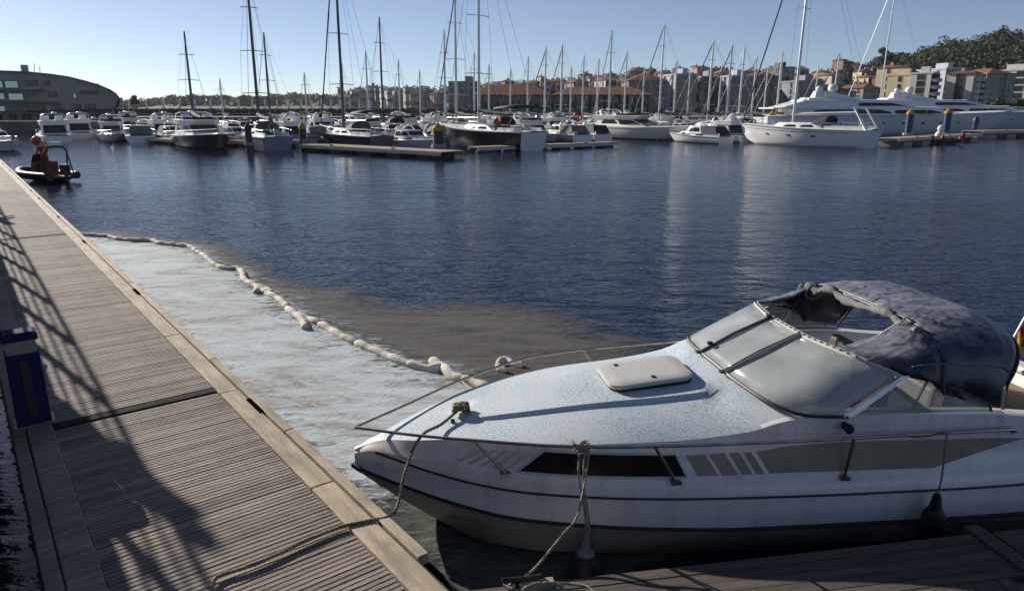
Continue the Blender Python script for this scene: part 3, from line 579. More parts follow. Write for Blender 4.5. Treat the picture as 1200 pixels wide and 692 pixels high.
def front_piece(sg, edge):                  # canvas between windscreen and first arch, up to the open edge
    rows = []
    for k in range(13):
        t = k / 12
        a_ = wst(sg * (1 - t * (1 - edge[0]))); x = 1 - t * (1 - edge[1]); i = (sg * x + 1) / 2 * 24; j = min(int(i), 23); b_ = A1[j].lerp(A1[j + 1], i - j); row = []
        for g in [q / 8 for q in range(9)]:
            p = a_.lerp(b_, g); p.z += .045 * math.sin(g * math.pi) * (1 - t) - .05 * math.sin(g * math.pi) * t + .008 * math.sin(14 * g + 9 * t); p.y += -sg * (-.03) * math.sin(g * math.pi) * (1 - t); row.append(p)
        rows.append(row)
    mb = MB(); mb.loft([[tuple(p) for p in r] for r in rows], closed=False); o = mb.build('canvas_side', M['canvas'], boat, True, 60); s_ = o.modifiers.new('thick', 'SOLIDIFY'); s_.thickness = .006
    MB().tube(rows[-1], .010, 5).build('canvas_piping', M['white_trim' if sg < 0 else 'grey_canvas'], boat, True)
front_piece(-1, (.60, .23)); front_piece(1, (.78, .42))
seam = [A1[1] + Vector((-.25, .0, .06)), A1[2], A2[2], A3[2], A4[2]]; MB().tube([p + Vector((0, -.012, 0)) for p in catmull(seam, 4)], .006, 5).build('canvas_seam', M['grey_canvas'], boat, True)
# rolled-up front flap under the arch, with tie straps
roll = [A1[k] + Vector((-.025, 0, -.012 - .055 * math.sin((k - 7) / 11 * math.pi * 3) ** 2)) for k in range(7, 20)]
mb = MB(); P_ = catmull(roll, 4); mb.tube(P_, [.036 + .010 * math.sin(i * .9) + .008 * math.sin(i * 2.3) for i in range(len(P_))], 10); mb.build('rolled_flap', M['grey_canvas'], boat, True, 60)
for k in (9, 17):
    c_ = A1[k] + Vector((-.02, 0, -.06)); MB().tube([c_ + Vector((.075 * math.cos(a), .02 * math.sin(2 * a), .085 * math.sin(a))) for a in [j * math.pi / 6 for j in range(13)]], .009, 5).build('tie_strap', M['rope_pale'], boat, True)
# hanging bunch of canvas at the far corner
mb = MB(); c_ = A1[19]; mb.tube([c_ + Vector((-.02, .02, .02)), c_ + Vector((-.05, -.02, -.10)), c_ + Vector((-.04, -.04, -.22)), c_ + Vector((.0, -.03, -.34))], [.05, .085, .07, .03], 9); mb.build('canvas_bunch', M['navy_canvas'], boat, True, 60)
for A_, nm in ((A1, 'canopy_bow'), (A4, 'canopy_bow')): MB().tube([p + Vector((.03, 0, -.03)) for p in A_], .012, 5).build(nm, M['seal'], boat, True)
for sg in (-1, 1): MB().tube([(4.3, sg * 1.0, 1.15), tuple(A1[12 + sg * 9] + Vector((0, 0, -.02)))], .011, 5).build('canopy_leg', M['steel'], boat, True)
# bow rail: near rail, far rail, nose, stanchions
tN = cubic((0.02, .5, .95, 1.69, 2.42, 3.7, 5.04), (.0, .33, .62, .97, 1.09, 1.17, 1.19)); tNz = cubic((0.02, .5, .95, 1.69, 2.42, 3.7, 5.04), (.83, .885, .95, 1.015, 1.03, 1.035, 1.02))
RU = [.02, .03, .06, .12, .2, .35, .5, .7, .95, 1.2, 1.45, 1.7, 2.0, 2.4, 2.8, 3.2, 3.7, 4.2, 4.7, 5.04]
for sg in (-1, 1): MB().tube([(u, sg * tN(u), tNz(u)) for u in RU] + ([(5.08, sg * 1.17, 1.0), (5.08, sg * 1.14, .97)]), .0125, 7).build('bow_rail', M['steel'], boat, True)
for u, ub in ((.95, 1.18), (2.22, 2.43), (3.72, 3.72)):
    for sg in (-1, 1):
        v, z = side(ub, .0); MB().tube([(u, sg * tN(u), tNz(u)), (ub, sg * (v + .02), z - .005)], .0125, 6).build('stanchion', M['steel'], boat, True)
        MB().box((ub, sg * (v + .022), z - .006), (.075, .05, .022)).build('stanchion_foot', M['steel'], boat)
MB().ball((3.70, -1.13, 1.09), (.035, .035, .04)).build('nav_light', M['rubber'], boat, True); MB().box((3.70, -1.09, 1.09), (.03, .08, .05)).build('light_bracket', M['rubber'], boat)
mb = MB(); mb.tube([(.82, -.12, .875), (.82, -.12, .9)], .018, 8); mb.ball((.70, -.20, .83), (.035, .02, .015)); mb.ball((.77, -.21, .84), (.03, .02, .015)); mb.pieces('deck_fitting', M['rubber'], boat, True)
bw = boat.matrix_world
def BW(u, v, z): return Vector((BO.x + u * math.cos(BA) - v * math.sin(BA), BO.y + u * math.sin(BA) + v * math.cos(BA), z))

# ------------------------------------------------------------------ mooring ropes and fenders
def rope(label, paths, r_, m, name='mooring_rope', **k):
    mb = MB()
    for p in paths: rope_mesh(mb, p, r_, **k)
    return tag(mb.build(name, m, None, True, 60), label, 'rope', 'mooring ropes of the cabin cruiser')
kn = BW(.9, 0, .94); rnd = random.Random(4)
knot = [[kn + Vector((.055 * math.cos(a * 1.7 + k) * (1 + .3 * math.sin(a * 3)), .05 * math.sin(a * 2.3 + k * 2), .028 * math.sin(a * 3.1 + k) + .01)) for a in [j * .45 for j in range(16)]] for k in range(3)]
dk = lambda x, y: pz(x, y, DZ + .026)
main = [kn + Vector((-.02, -.02, .0)), BW(.72, -.2, .90), BW(.58, -.35, .905), pz(485, 524, .80), pz(477, 545, .71), pz(471, 567, .63)]
main += [pz(467, 586, .565), pz(463, 599, .535), dk(452, 606), dk(440, 608), dk(425, 611), dk(400, 617), dk(375, 626), dk(350, 637), dk(325, 649), dk(300, 660), dk(280, 667), dk(262, 672), dk(252, 678), dk(249, 690), dk(250, 705)]
rope('thick brown rope from the bow cleat knot down onto the boardwalk', [main] + knot, .0135, M['rope'])
# finger pontoon
FA = math.atan2(4.46 - 3.86, 3.27 + .22); FZ = .45; FO = pz(560, 690, FZ)
fing = thing('finger_pontoon', 'grey shaded finger pontoon under the cabin cruiser at the bottom right', 'pontoon', (FO.x, FO.y, 0), FA)
FL = 3.55
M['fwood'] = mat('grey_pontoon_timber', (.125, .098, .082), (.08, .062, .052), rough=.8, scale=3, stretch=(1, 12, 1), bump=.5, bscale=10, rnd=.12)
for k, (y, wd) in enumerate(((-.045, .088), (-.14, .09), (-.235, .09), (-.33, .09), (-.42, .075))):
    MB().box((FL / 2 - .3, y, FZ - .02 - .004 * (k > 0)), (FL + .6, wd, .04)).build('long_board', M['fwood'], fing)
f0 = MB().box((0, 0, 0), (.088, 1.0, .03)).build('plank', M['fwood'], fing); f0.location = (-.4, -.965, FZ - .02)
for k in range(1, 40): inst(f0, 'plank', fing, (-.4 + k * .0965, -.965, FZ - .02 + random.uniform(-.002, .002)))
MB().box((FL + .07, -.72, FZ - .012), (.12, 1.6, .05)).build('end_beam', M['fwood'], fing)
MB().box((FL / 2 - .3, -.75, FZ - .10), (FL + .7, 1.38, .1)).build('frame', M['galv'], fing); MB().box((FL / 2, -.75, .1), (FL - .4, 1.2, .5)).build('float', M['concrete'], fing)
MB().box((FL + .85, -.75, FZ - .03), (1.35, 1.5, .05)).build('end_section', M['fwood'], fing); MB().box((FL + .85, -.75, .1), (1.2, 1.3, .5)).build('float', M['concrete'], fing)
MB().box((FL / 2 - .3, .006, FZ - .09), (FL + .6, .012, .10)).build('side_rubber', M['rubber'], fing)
cl = thing('dock_cleat', 'rusty cleat wrapped in rope on the corner of the finger pontoon', 'cleat', pz(612, 688, FZ + .003), FA)
mb = MB(); mb.tube([(-.13, 0, .075), (-.05, 0, .06), (.05, 0, .06), (.13, 0, .075)], [.012, .02, .02, .012], 8); mb.build('horn', M['rubber'], cl, True)
mb = MB(); mb.tube([(-.04, 0, 0), (-.03, 0, .06)], .016, 6); mb.tube([(.04, 0, 0), (.03, 0, .06)], .016, 6); mb.box((0, 0, .006), (.18, .07, .012)); mb.build('base', M['rubber'], cl)
mb = MB(); mb.box((.05, -.04, .03), (.10, .05, .05)); mb.box((.15, -.03, .03), (.09, .05, .06)); mb.pieces('wood_block', M['tan_wood'], cl)
# fenders
def fender(label, top, r_, L, m):
    t = thing('boat_fender', label, 'fender', top, 0, 'fenders hanging on the cabin cruiser')
    prof = [(0, .022), (-.03, .032), (-.06, .034), (-.075, .04), (-.11, .5 * r_), (-.17, .88 * r_), (-.24, r_), (-L + .1, r_), (-L + .03, .7 * r_), (-L, .25 * r_)]
    body = MB(); body.loft([[(q_ * math.cos(a), q_ * math.sin(a), z) for a in [2 * math.pi * k / 16 for k in range(16)]] for z, q_ in prof[4:]]); body.build('body', m, t, True)
    e_ = MB(); e_.loft([[(q_ * math.cos(a), q_ * math.sin(a), z) for a in [2 * math.pi * k / 16 for k in range(16)]] for z, q_ in prof[:5] + [(-.115, .45 * r_)]]); e_.build('end_cap', M['ped_lamp'] if r_ > .1 else m, t, True); return t
M['fender'] = mat('navy_fender', (.012, .014, .03), (.02, .022, .04), rough=.45); M['fender_b'] = mat('black_fender', (.012, .012, .014), rough=.6)
F1 = BW(1.72, -1.10, .33); fender('fat navy fender with white end cap under the bow rail knot', F1, .135, .48, M['fender'])
F2 = BW(4.36, -1.315, .60); fender('slim black fender hanging at the right beside the decal band', F2, .088, .44, M['fender_b'])
rk = BW(1.69, -.985, 1.025)
kn2 = [[rk + Vector((.06 * math.sin(a * 1.3 + k), .03 * math.cos(a * 2.1 + k), .03 * math.sin(a * 1.9 + k * 2))) for a in [j * .5 for j in range(14)]] for k in range(3)]
drop1 = [rk + Vector((-.01, -.03, .0)), rk + Vector((-.015, -.08, -.2)), F1 + Vector((-.01, 0, .2)), F1 + Vector((0, 0, -.02))]
drop2 = [rk + Vector((.03, -.03, .0)), rk + Vector((.02, -.09, -.25)), F1 + Vector((.015, -.01, .16)), F1 + Vector((.005, 0, -.02))]
line2 = [rk + Vector((.06, -.03, -.02)), pz(686, 560, .84), pz(676, 605, .68), pz(660, 625, .60), pz(640, 650, .53), pz(622, 670, .5), pz(606, 681, FZ + .05), pz(595, 687, FZ + .03), pz(610, 691, FZ + .04), pz(625, 684, FZ + .07), pz(650, 683, FZ + .03), pz(672, 684, FZ + .02), pz(690, 688, FZ + .02), pz(700, 700, FZ + .02)]
line3 = [pz(590, 684, FZ + .03), pz(600, 690, FZ + .02), pz(625, 689, FZ + .03), pz(640, 682, FZ + .06), pz(660, 688, FZ + .03), pz(640, 694, FZ + .02)]
rope('pale rope bunched on the near rail running down to the fender and the corner cleat', [drop1, drop2, line2, line3] + kn2, .0095, M['rope_pale'])
rk2 = BW(4.42, -1.20, 1.03)
rope('thin cord tying the slim black fender to the rail', [[rk2 + Vector((-.02, 0, .02)), rk2 + Vector((.02, -.02, .0)), rk2 + Vector((0, -.05, -.05)), F2 + Vector((.01, 0, .15)), F2 + Vector((0, 0, -.01))], [rk2 + Vector((-.3, .012, -.005)), rk2 + Vector((-.2, -.01, -.02)), rk2 + Vector((-.1, -.012, -.005)), rk2 + Vector((.02, -.01, .015)), rk2 + Vector((.04, .01, -.02))]], .007, M['rope'], 'fender_cord')

# ------------------------------------------------------------------ marina boats (local x towards the bow, y to port, z up from the waterline)
def hull_rows(L, B, fb, rise=.35, rake=.10, stern=.85, n=16, draft=.35, flare=.3, trans=0.0, sharp=2.3):
    rows = []
    for i in range(n + 1):
        s = (i / n) ** .9; b = B / 2 * (stern + (1 - stern) * min(1, s / .4)) * (1 - max(0, (s - .42) / .58) ** sharp); b = max(b, .02)
        sh = fb * (1 + rise * s * s); x = -L / 2 + L * s; half = []
        for f, wd in ((-draft / sh, 0.0), (-.02, .80 - flare * s ** 2), (.18, .90 - flare * .8 * s ** 2), (.6, .97 - flare * .35 * s ** 2), (1, 1)):
            half.append((x + rake * L * (f - 1) * s ** 3 + trans * (1 - f) * (1 - s) ** 6, b * wd, f * sh))
        rows.append(half)
    return rows
def hull_parts(t, L, B, fb, hm, boot=True, **k):
    rows = hull_rows(L, B, fb, **k); mb = MB()
    full = [[(x, -y, z) for x, y, z in h[::-1]] + h[1:] for h in rows]; mb.loft(full, closed=False)
    mb.add(full[0], [tuple(range(len(full[0])))]); mb.build('hull', hm, t, True, 50)
    mb = MB(); mb.loft([[(h[-1][0], -h[-1][1], h[-1][2]), (h[-1][0], -h[-1][1] * .9, h[-1][2] + .01), (h[-1][0], 0, h[-1][2] + .03 * B), (h[-1][0], h[-1][1] * .9, h[-1][2] + .01), h[-1]] for h in rows], closed=False); mb.build('deck', M['gel_far'], t, True, 50)
    if boot:
        mb = MB()
        for sg in (-1, 1): mb.loft([[(h[1][0], sg * (h[1][1] + .012), -.02), (h[1][0] + (h[2][0] - h[1][0]) * .5, sg * (h[1][1] + (h[2][1] - h[1][1]) * .5 + .012), h[2][2] * .45)] for h in rows], closed=False)
        mb.pieces('boot_stripe', M['antifoul'], t)
    mb = MB()
    for sg in (-1, 1): mb.tube([(h[-1][0], sg * (h[-1][1] + .01), h[-1][2] - .04) for h in rows], .03, 4)
    mb.pieces('rub_rail', M['grey_canvas'], t)
    return rows
def outline(x0, xf, W, wf, xm=.5, n=8, p=1.8):
    m = x0 + (xf - x0) * xm; return [(x0 + (xf - x0) * i / n, W * (1 - (1 - wf) * max(0, (x0 + (xf - x0) * i / n - m) / (xf - m)) ** p)) for i in range(n + 1)]
def tier(t, name, z0, z1, base, top, m, wins=(), front=None, crown=.04, rear=None):
    b_, t_ = outline(*base), outline(*top); n = len(b_) - 1; W = base[2]
    def P(i, f, sg, off=0.0):
        j = min(int(i), n - 1); g = i - j; q = []
        for o_ in (b_, t_): q.append((o_[j][0] + (o_[j + 1][0] - o_[j][0]) * g, o_[j][1] + (o_[j + 1][1] - o_[j][1]) * g))
        return (q[0][0] + (q[1][0] - q[0][0]) * f, sg * (q[0][1] + (q[1][1] - q[0][1]) * f + off), z0 + (z1 - z0) * f)
    def ring(f, sc=1, dz=0): return [(x, y * sc, z + dz) for x, y, z in [P(i, f, 1) for i in range(n + 1)] + [P(i, f, -1) for i in range(n, -1, -1)]]
    mb = MB(); mb.loft([ring(0), ring(.5), ring(1), ring(1, .9, crown * W), ring(1, .5, crown * W * 1.7)]); body = mb.build(name, m, t, True, 35)
    for i0, i1, f0, f1 in wins:
        for sg in (1, -1):
            k = max(2, int((i1 - i0) * 3)); mb = MB()
            mb.loft([[P(i0 + (i1 - i0) * q / k + (.25 if g > .5 and q == 0 else 0) - (.35 if g > .5 and q == k else 0), f0 + (f1 - f0) * g, sg, .02) for g in (0, .5, 1)] for q in range(k + 1)], closed=False); mb.build('window', M['boat_glass'], body)
    if front:
        f0, f1 = front; mb = MB(); k = 6; a = P(n, f0, 1); b2 = P(n, f1, 1)
        mb.loft([[(a[0] + .025, a[1] * .94 * q, a[2]), (b2[0] + .025, b2[1] * .94 * q, b2[2])] for q in [-1 + 2 * j / k for j in range(k + 1)]], closed=False); mb.build('windscreen', M['boat_glass'], body)
    if rear:
        f0, f1 = rear; a = P(0, f0, 1); b2 = P(0, f1, 1); mb = MB(); mb.add([(a[0] - .02, a[1] * .85, a[2]), (a[0] - .02, -a[1] * .85, a[2]), (b2[0] - .02, -b2[1] * .85, b2[2]), (b2[0] - .02, b2[1] * .85, b2[2])], [(0, 1, 2, 3)]); mb.build('rear_door', M['boat_glass'], body)
    return body
def pulpit(t, rows, s0, h=.6, m=None, r_=.018):
    n = len(rows) - 1; i0 = int(n * s0); mb = MB()
    for sg in (-1, 1):
        mb.tube([(rows[i][-1][0], sg * max(rows[i][-1][1] - .08, .03), rows[i][-1][2] + h) for i in range(i0, n + 1)], r_, 4)
        for i in range(i0, n + 1, 2): x, y, z = rows[i][-1]; mb.tube([(x, sg * max(y - .08, .03), z), (x, sg * max(y - .08, .03), z + h)], r_ * .9, 4)
    mb.build('guard_rail', m or M['alu'], t)
def fender_row(t, rows, idx, m, sides=(-1, 1)):
    for i in idx:
        for sg in sides: x, y, z = rows[i][-1]; MB().tube([(x, sg * (y + .12), z - .12), (x, sg * (y + .13), z - .2), (x, sg * (y + .13), z - .65), (x, sg * (y + .12), z - .72)], [.03, .1, .1, .03], 8).build('fender', m, t, True)
def arch_part(t, x, w_, z0, z1, m, lean=-.5, wd=.3):
    mb = MB(); prof = [(-w_, z0), (-w_ * .92, z0 + (z1 - z0) * .8), (-w_ * .7, z1), (w_ * .7, z1), (w_ * .92, z0 + (z1 - z0) * .8), (w_, z0)]
    for i in range(5):
        (y0, a), (y1, b) = prof[i], prof[i + 1]; l0, l1 = lean * (a - z0) / (z1 - z0), lean * (b - z0) / (z1 - z0)
        mb.loft([[(x + l0 - wd / 2, y0, a), (x + l0 + wd / 2, y0, a), (x + l0 + wd / 2, y0, a + .09), (x + l0 - wd / 2, y0, a + .09)], [(x + l1 - wd / 2, y1, b), (x + l1 + wd / 2, y1, b), (x + l1 + wd / 2, y1, b + .09), (x + l1 - wd / 2, y1, b + .09)]])
    mb.build('radar_arch', m, t); mb = MB(); mb.tube([(x + lean, .25 * w_, z1), (x + lean, .25 * w_, z1 + 1.1)], .015, 4); mb.build('aerial', M['alu'], t)
    MB().ball((x + lean, -.15, z1 + .2), (.26, .26, .12)).build('radar_dome', M['gel_far'], t, True)

def flybridge(t, L, B, fb, hm, tm, fend=True, flytop=False, flare=.32):
    rows = hull_parts(t, L, B, fb, hm, rise=.38, rake=.13, stern=.88, flare=flare)
    d = fb * 1.02
    tier(t, 'foredeck_house', d, d + .45, (-.25 * L, .36 * L, .36 * B, .25, .35), (-.25 * L, .20 * L, .33 * B, .3, .4), tm, [(5.2, 7.0, .35, .8)])
    tier(t, 'saloon', d + .2, d + 1.55, (-.34 * L, .15 * L, .40 * B, .62, .6), (-.30 * L, .0 * L, .36 * B, .8, .6), tm, [(1.2, 4.3, .38, .86), (4.7, 7.8, .30, .86)], (.28, .88), rear=(.1, .9))
    tier(t, 'flybridge', d + 1.50, d + 2.05, (-.36 * L, .03 * L, .39 * B, .55, .6), (-.35 * L, .06 * L, .41 * B, .5, .6), tm)
    mb = MB(); o_ = outline(-.12 * L, .05 * L, .36 * B, .5, .3)
    mb.loft([[(x, y, d + 2.05), (x - .25, y * .95, d + 2.45)] for x, y in o_] + [[(x, -y, d + 2.05), (x - .25, -y * .95, d + 2.45)] for x, y in o_[::-1]], closed=False); mb.build('fly_screen', M['boat_glass'], t, True)
    for y in (-.22 * B, .2 * B): mb = MB(); mb.box((-.16 * L, y, d + 2.25), (.6, .7, .5)); mb.box((-.16 * L - .28, y, d + 2.55), (.12, .7, .55)); mb.build('fly_seat', M['gel_far'], t)
    arch_part(t, -.27 * L, .38 * B, d + 2.0, d + 3.0, tm)
    if flytop: tier(t, 'hard_top', d + 3.0, d + 3.1, (-.33 * L, -.05 * L, .34 * B, .7, .5), (-.33 * L, -.05 * L, .34 * B, .7, .5), tm)
    pulpit(t, rows, .5)
    if fend: fender_row(t, rows, (4, 7, 10), M['navy_canvas'])
def cruiser(t, L, B, fb, hm, tm, canopy=None):
    rows = hull_parts(t, L, B, fb, hm, rise=.4, rake=.12, stern=.88); d = fb * 1.04
    tier(t, 'cabin', d, d + .5, (-.1 * L, .36 * L, .36 * B, .22, .35), (-.1 * L, .22 * L, .31 * B, .3, .4), tm, [(2.0, 5.5, .3, .8)])
    tier(t, 'wheelhouse', d + .3, d + 1.3, (-.2 * L, .14 * L, .36 * B, .7, .6), (-.17 * L, .03 * L, .31 * B, .8, .6), tm, [(.8, 4.2, .3, .85), (4.6, 7.6, .25, .85)], (.22, .88), rear=(.0, .9))
    mb = MB(); mb.box((-.36 * L, .33 * B, d + .2), (.26 * L, .06, .4)); mb.box((-.36 * L, -.33 * B, d + .2), (.26 * L, .06, .4)); mb.pieces('cockpit_side', tm, t)
    if canopy: tier(t, 'cockpit_canopy', d + .25, d + 1.25, (-.46 * L, -.17 * L, .37 * B, .95, .9), (-.40 * L, -.18 * L, .30 * B, .95, .9), canopy)
    arch_part(t, -.14 * L, .3 * B, d + 1.2, d + 1.75, tm, -.25, .2); pulpit(t, rows, .55, .55)
def sport(t, L, B, fb, hm, tm, canopy):
    rows = hull_parts(t, L, B, fb, hm, rise=.3, rake=.14, stern=.9); d = fb * 1.03
    tier(t, 'foredeck_house', d, d + .4, (-.05 * L, .38 * L, .37 * B, .2, .3), (-.05 * L, .25 * L, .31 * B, .3, .4), tm, [(2.4, 5.0, .3, .75)])
    tier(t, 'windscreen_frame', d + .25, d + .85, (-.22 * L, .10 * L, .38 * B, .6, .5), (-.22 * L, -.02 * L, .34 * B, .7, .5), tm, [(1.5, 7.7, .15, .9)], (.15, .92))
    if canopy: tier(t, 'canopy', d + .84, d + 1.55, (-.44 * L, -.02 * L, .36 * B, .8, .7), (-.38 * L, -.10 * L, .28 * B, .8, .7), canopy)
    else: mb = MB(); mb.box((-.3 * L, 0, d + .35), (.5, .5 * B, .5)); mb.build('helm_seat', M['gel_far'], t)
    arch_part(t, -.28 * L, .38 * B, d + .2, d + 1.5, tm, -.5, .25); pulpit(t, rows, .55, .5)
    mb = MB(); mb.box((-.53 * L, 0, fb * .5), (.5, .45, .7)); mb.box((-.53 * L - .05, 0, fb * .5 - .55), (.25, .2, .6)); mb.build('outboard', M['rubber'], t)
def sail(t, L, B, fb, mast, hm, boom_m=None, hood=None, bimini=None, mastm=None, furl=None, transom=None, stripe=None, spread=3, flare=.38):
    rows = hull_parts(t, L, B, fb, hm, rise=.22, rake=.07, stern=.72, draft=.3, flare=flare, trans=.35, sharp=2.0, boot=False); d = fb * 1.03; mm = mastm or M['alu']
    tier(t, 'coachroof', d, d + .42, (-.18 * L, .24 * L, .29 * B, .4, .35), (-.16 * L, .18 * L, .24 * B, .45, .4), M['gel_far'], [(1.2, 3.2, .3, .75), (3.9, 6.0, .3, .75)], rear=(.1, .9))
    mb = MB(); mb.box((-.33 * L, .27 * B, d + .14), (.28 * L, .12, .28)); mb.box((-.33 * L, -.27 * B, d + .14), (.28 * L, .12, .28)); mb.pieces('cockpit_coaming', M['gel_far'], t)
    mb = MB(); mb.tube([(-.40 * L, .3 * math.cos(a) * 1.3, d + .65 + .4 * math.sin(a)) for a in [k * math.pi / 8 for k in range(17)]], .03, 4); mb.tube([(-.40 * L, 0, d), (-.40 * L, 0, d + .65)], .06, 5); mb.build('wheel', M['alu'], t)
    mx = .08 * L; MB().tube([(mx, 0, d), (mx - .005 * mast, 0, mast * .6), (mx - .012 * mast, 0, mast)], [.13, .12, .075], 8).build('mast', mm, t, True)
    for k in range(spread):
        z = d + (mast - d) * (k + 1) / (spread + .9); wv = B * .36 * (1 - .2 * k); MB().tube([(mx, -wv, z), (mx + .02, 0, z + .06), (mx, wv, z)], .03, 4).build('spreader', mm, t)
    mb = MB(); zt = mast - .1; bow = rows[-1][-1]
    for sg in (-1, 1):
        mb.tube([(mx - .3, sg * B * .46, fb), (mx, sg * B * .36, d + (mast - d) / (spread + .9)), (mx, sg * B * .29, d + (mast - d) * 2 / (spread + .9)), (mx - .1, 0, zt)], .012, 3); mb.tube([(-L * .48, sg * .25 * B, d), (mx - .1, 0, zt)], .012, 3)
    mb.build('shrouds', M['wire'], t)
    MB().tube([(bow[0] - .15, 0, bow[2] + .05), (mx - .1, 0, mast * .965)], .065 if furl else .02, 6).build('furled_jib' if furl else 'forestay', furl or M['wire'], t)
    bl = .36 * L; zb = d + 1.15
    MB().tube([(mx - .12, 0, zb), (mx - bl, 0, zb + .05)], .07, 6).build('boom', mm, t)
    if boom_m:
        P_ = [(mx - .05, 0, zb + .5), (mx - .3 * bl, 0, zb + .32), (mx - .7 * bl, 0, zb + .22), (mx - bl, 0, zb + .14)]; MB().tube(catmull(P_, 4), [.2 - .1 * i / 12 + .02 * math.sin(i * 2) for i in range(13)], 8).build('sail_cover', boom_m, t, True)
    if hood:
        mb = MB(); mb.loft([[(x, .30 * B * math.cos(a), d + .4 + h * max(math.sin(a), 0) ** .6) for a in [k * math.pi / 10 for k in range(11)]] for x, h in ((-.10 * L, .08), (-.14 * L, .6), (-.20 * L, .75))], closed=False); mb.build('sprayhood', hood, t, True, 60)
    if bimini:
        mb = MB(); mb.loft([[(x, .36 * B * math.cos(a) * (1.0), z + .25 * max(math.sin(a), 0)) for a in [k * math.pi / 8 for k in range(9)]] for x, z in ((-.22 * L, d + 1.75), (-.34 * L, d + 1.85), (-.46 * L, d + 1.75))], closed=False); o = mb.build('bimini', bimini, t, True, 60); s_ = o.modifiers.new('thick', 'SOLIDIFY'); s_.thickness = .03
        mb = MB()
        for x in (-.22 * L, -.46 * L):
            for sg in (-1, 1): mb.tube([(-.34 * L, sg * .36 * B, d), (x, sg * .36 * B, d + 1.75)], .02, 4)
        mb.build('bimini_frame', M['alu'], t)
    if transom:
        h = rows[0]; pts = [(x - .015, y * .97, z) for x, y, z in h[1:]]; mb = MB(); mb.add(pts + [(x, -y, z) for x, y, z in pts[::-1]], [tuple(range(2 * len(pts)))]); mb.build('transom_panel', transom, t)
    if stripe:
        mb = MB()
        for sg in (-1, 1): mb.tube([(h[3][0] + (h[4][0] - h[3][0]) * .6, sg * (h[3][1] + (h[4][1] - h[3][1]) * .6 + .012), h[3][2] + (h[4][2] - h[3][2]) * .6) for h in rows[1:-1]], .025, 4)
        mb.pieces('hull_stripe', stripe, t)
        for i in (5, 8, 11):
            for sg in (-1, 1): x, y, z = rows[i][3]; MB().box((x, sg * (y + .006), z), (.45, .03, .12)).build('porthole', M['boat_glass'], t)
    pulpit(t, rows, .0, .55, M['alu'], .012)
def moor(name, label, cat, x, y, rz, group=None):
    t = thing(name, label, cat, pz(x, y, 0), R(rz), group)
    if 'motor' in name: t.scale = (1, 1, .64)
    return t

# -- boats one can tell apart, left to right
cruiser(moor('motor_cruiser', 'white motor cruiser cut by the left edge behind the boardwalk', 'motorboat', -4, 176, -40), 8.5, 3.0, 1.0, M['gel_far'], M['gel_far'], M['grey_canvas'])
flybridge(moor('motor_yacht', 'small white flybridge boat seen bow on beside the dark curved building', 'motorboat', 133, 165, -62), 8, 2.9, .95, M['gel_far'], M['gel_far'], False)
cruiser(moor('motor_cruiser', 'small white cruiser between the curved building and the navy hulled yacht', 'motorboat', 172, 164, -58), 7, 2.6, .9, M['gel_far'], M['gel_far'], M['navy_canvas'])
t = moor('motor_yacht', 'big navy hulled flybridge yacht with white top at the left of the marina', 'yacht', 240, 172.5, -57); flybridge(t, 12.5, 4.2, 1.5, M['navy_hull'], M['gel_far'], False)
sail(moor('sailing_boat', 'grey hulled sailing boat stern on with two leaning stays beside the dark pile', 'sailboat', 309, 174, 122), 10, 3.3, 1.1, 14.2, M['grey_hull'], M['navy_canvas'], M['grey_canvas'], mastm=M['mast_dark'])
cruiser(moor('motor_cruiser', 'white cruiser with tan wheelhouse behind the left end of the tan pontoon', 'motorboat', 346, 167, -50), 8, 2.9, 1.0, M['gel_far'], M['cream'])
sail(moor('sailing_boat', 'sailing boat with dark hull and black bimini behind the tan pontoon', 'sailboat', 410, 171.5, 130), 11.5, 3.2, 1.05, 17.5, M['navy_hull'], None, M['grey_canvas'], M['navy_canvas'], M['mast_dark'], M['navy_canvas'], M['grey_canvas'])
cruiser(moor('motor_cruiser', 'white and grey cabin boat moored stern on beside the yellow capped pile', 'motorboat', 484, 173, -52), 8, 2.8, .95, M['gel_far'], M['gel_far'], M['grey_canvas'])
t = moor('sailing_yacht', 'black hulled sailing yacht with white transom and navy boom cover', 'sailboat', 570, 173, 130); sail(t, 12.5, 4.0, 1.45, 19.5, M['black_hull'], M['navy_canvas'], M['navy_canvas'], M['navy_canvas'], None, None, M['gel_far'])
t = moor('motor_yacht', 'long cream flybridge yacht with oval side windows at the centre of the marina', 'yacht', 748, 162.5, -56); flybridge(t, 16.5, 4.3, 1.75, M['cream'], M['cream'], False, flare=.1)
cruiser(moor('motor_cruiser', 'white cruiser with lifebuoy moored left of the cream flybridge yacht', 'motorboat', 665, 163, 132), 9.5, 3.0, 1.05, M['gel_far'], M['gel_far'])
flybridge(moor('motor_yacht', 'white flybridge boat behind the cruiser with the lifebuoy', 'motorboat', 632, 158, 130), 10, 3.3, 1.2, M['gel_far'], M['gel_far'], False)
t = moor('sailing_yacht', 'white sailing yacht moored broadside in front of the superyachts', 'sailboat', 939, 170.5, 131); sail(t, 12.7, 3.9, 1.5, 21.5, M['gel_far'], None, M['navy_canvas'], None, None, M['navy_canvas'], M['gel_far'], M['grey_hull'], flare=.1)
for sg in (-1, 1): MB().tube([(-6.1, sg * 1.2, 1.5), (-4.9, sg * 1.1, 3.3)], .09, 6).build('davit', M['gel_far'], t)
MB().box((-4.95, 0, 3.32), (.3, 2.5, .08)).build('davit_bar', M['gel_far'], t)
MB().tube([(1.2, 0, 2.8), (-4.6, 0, 2.95)], .09, 6).build('white_boom', M['gel_far'], t)
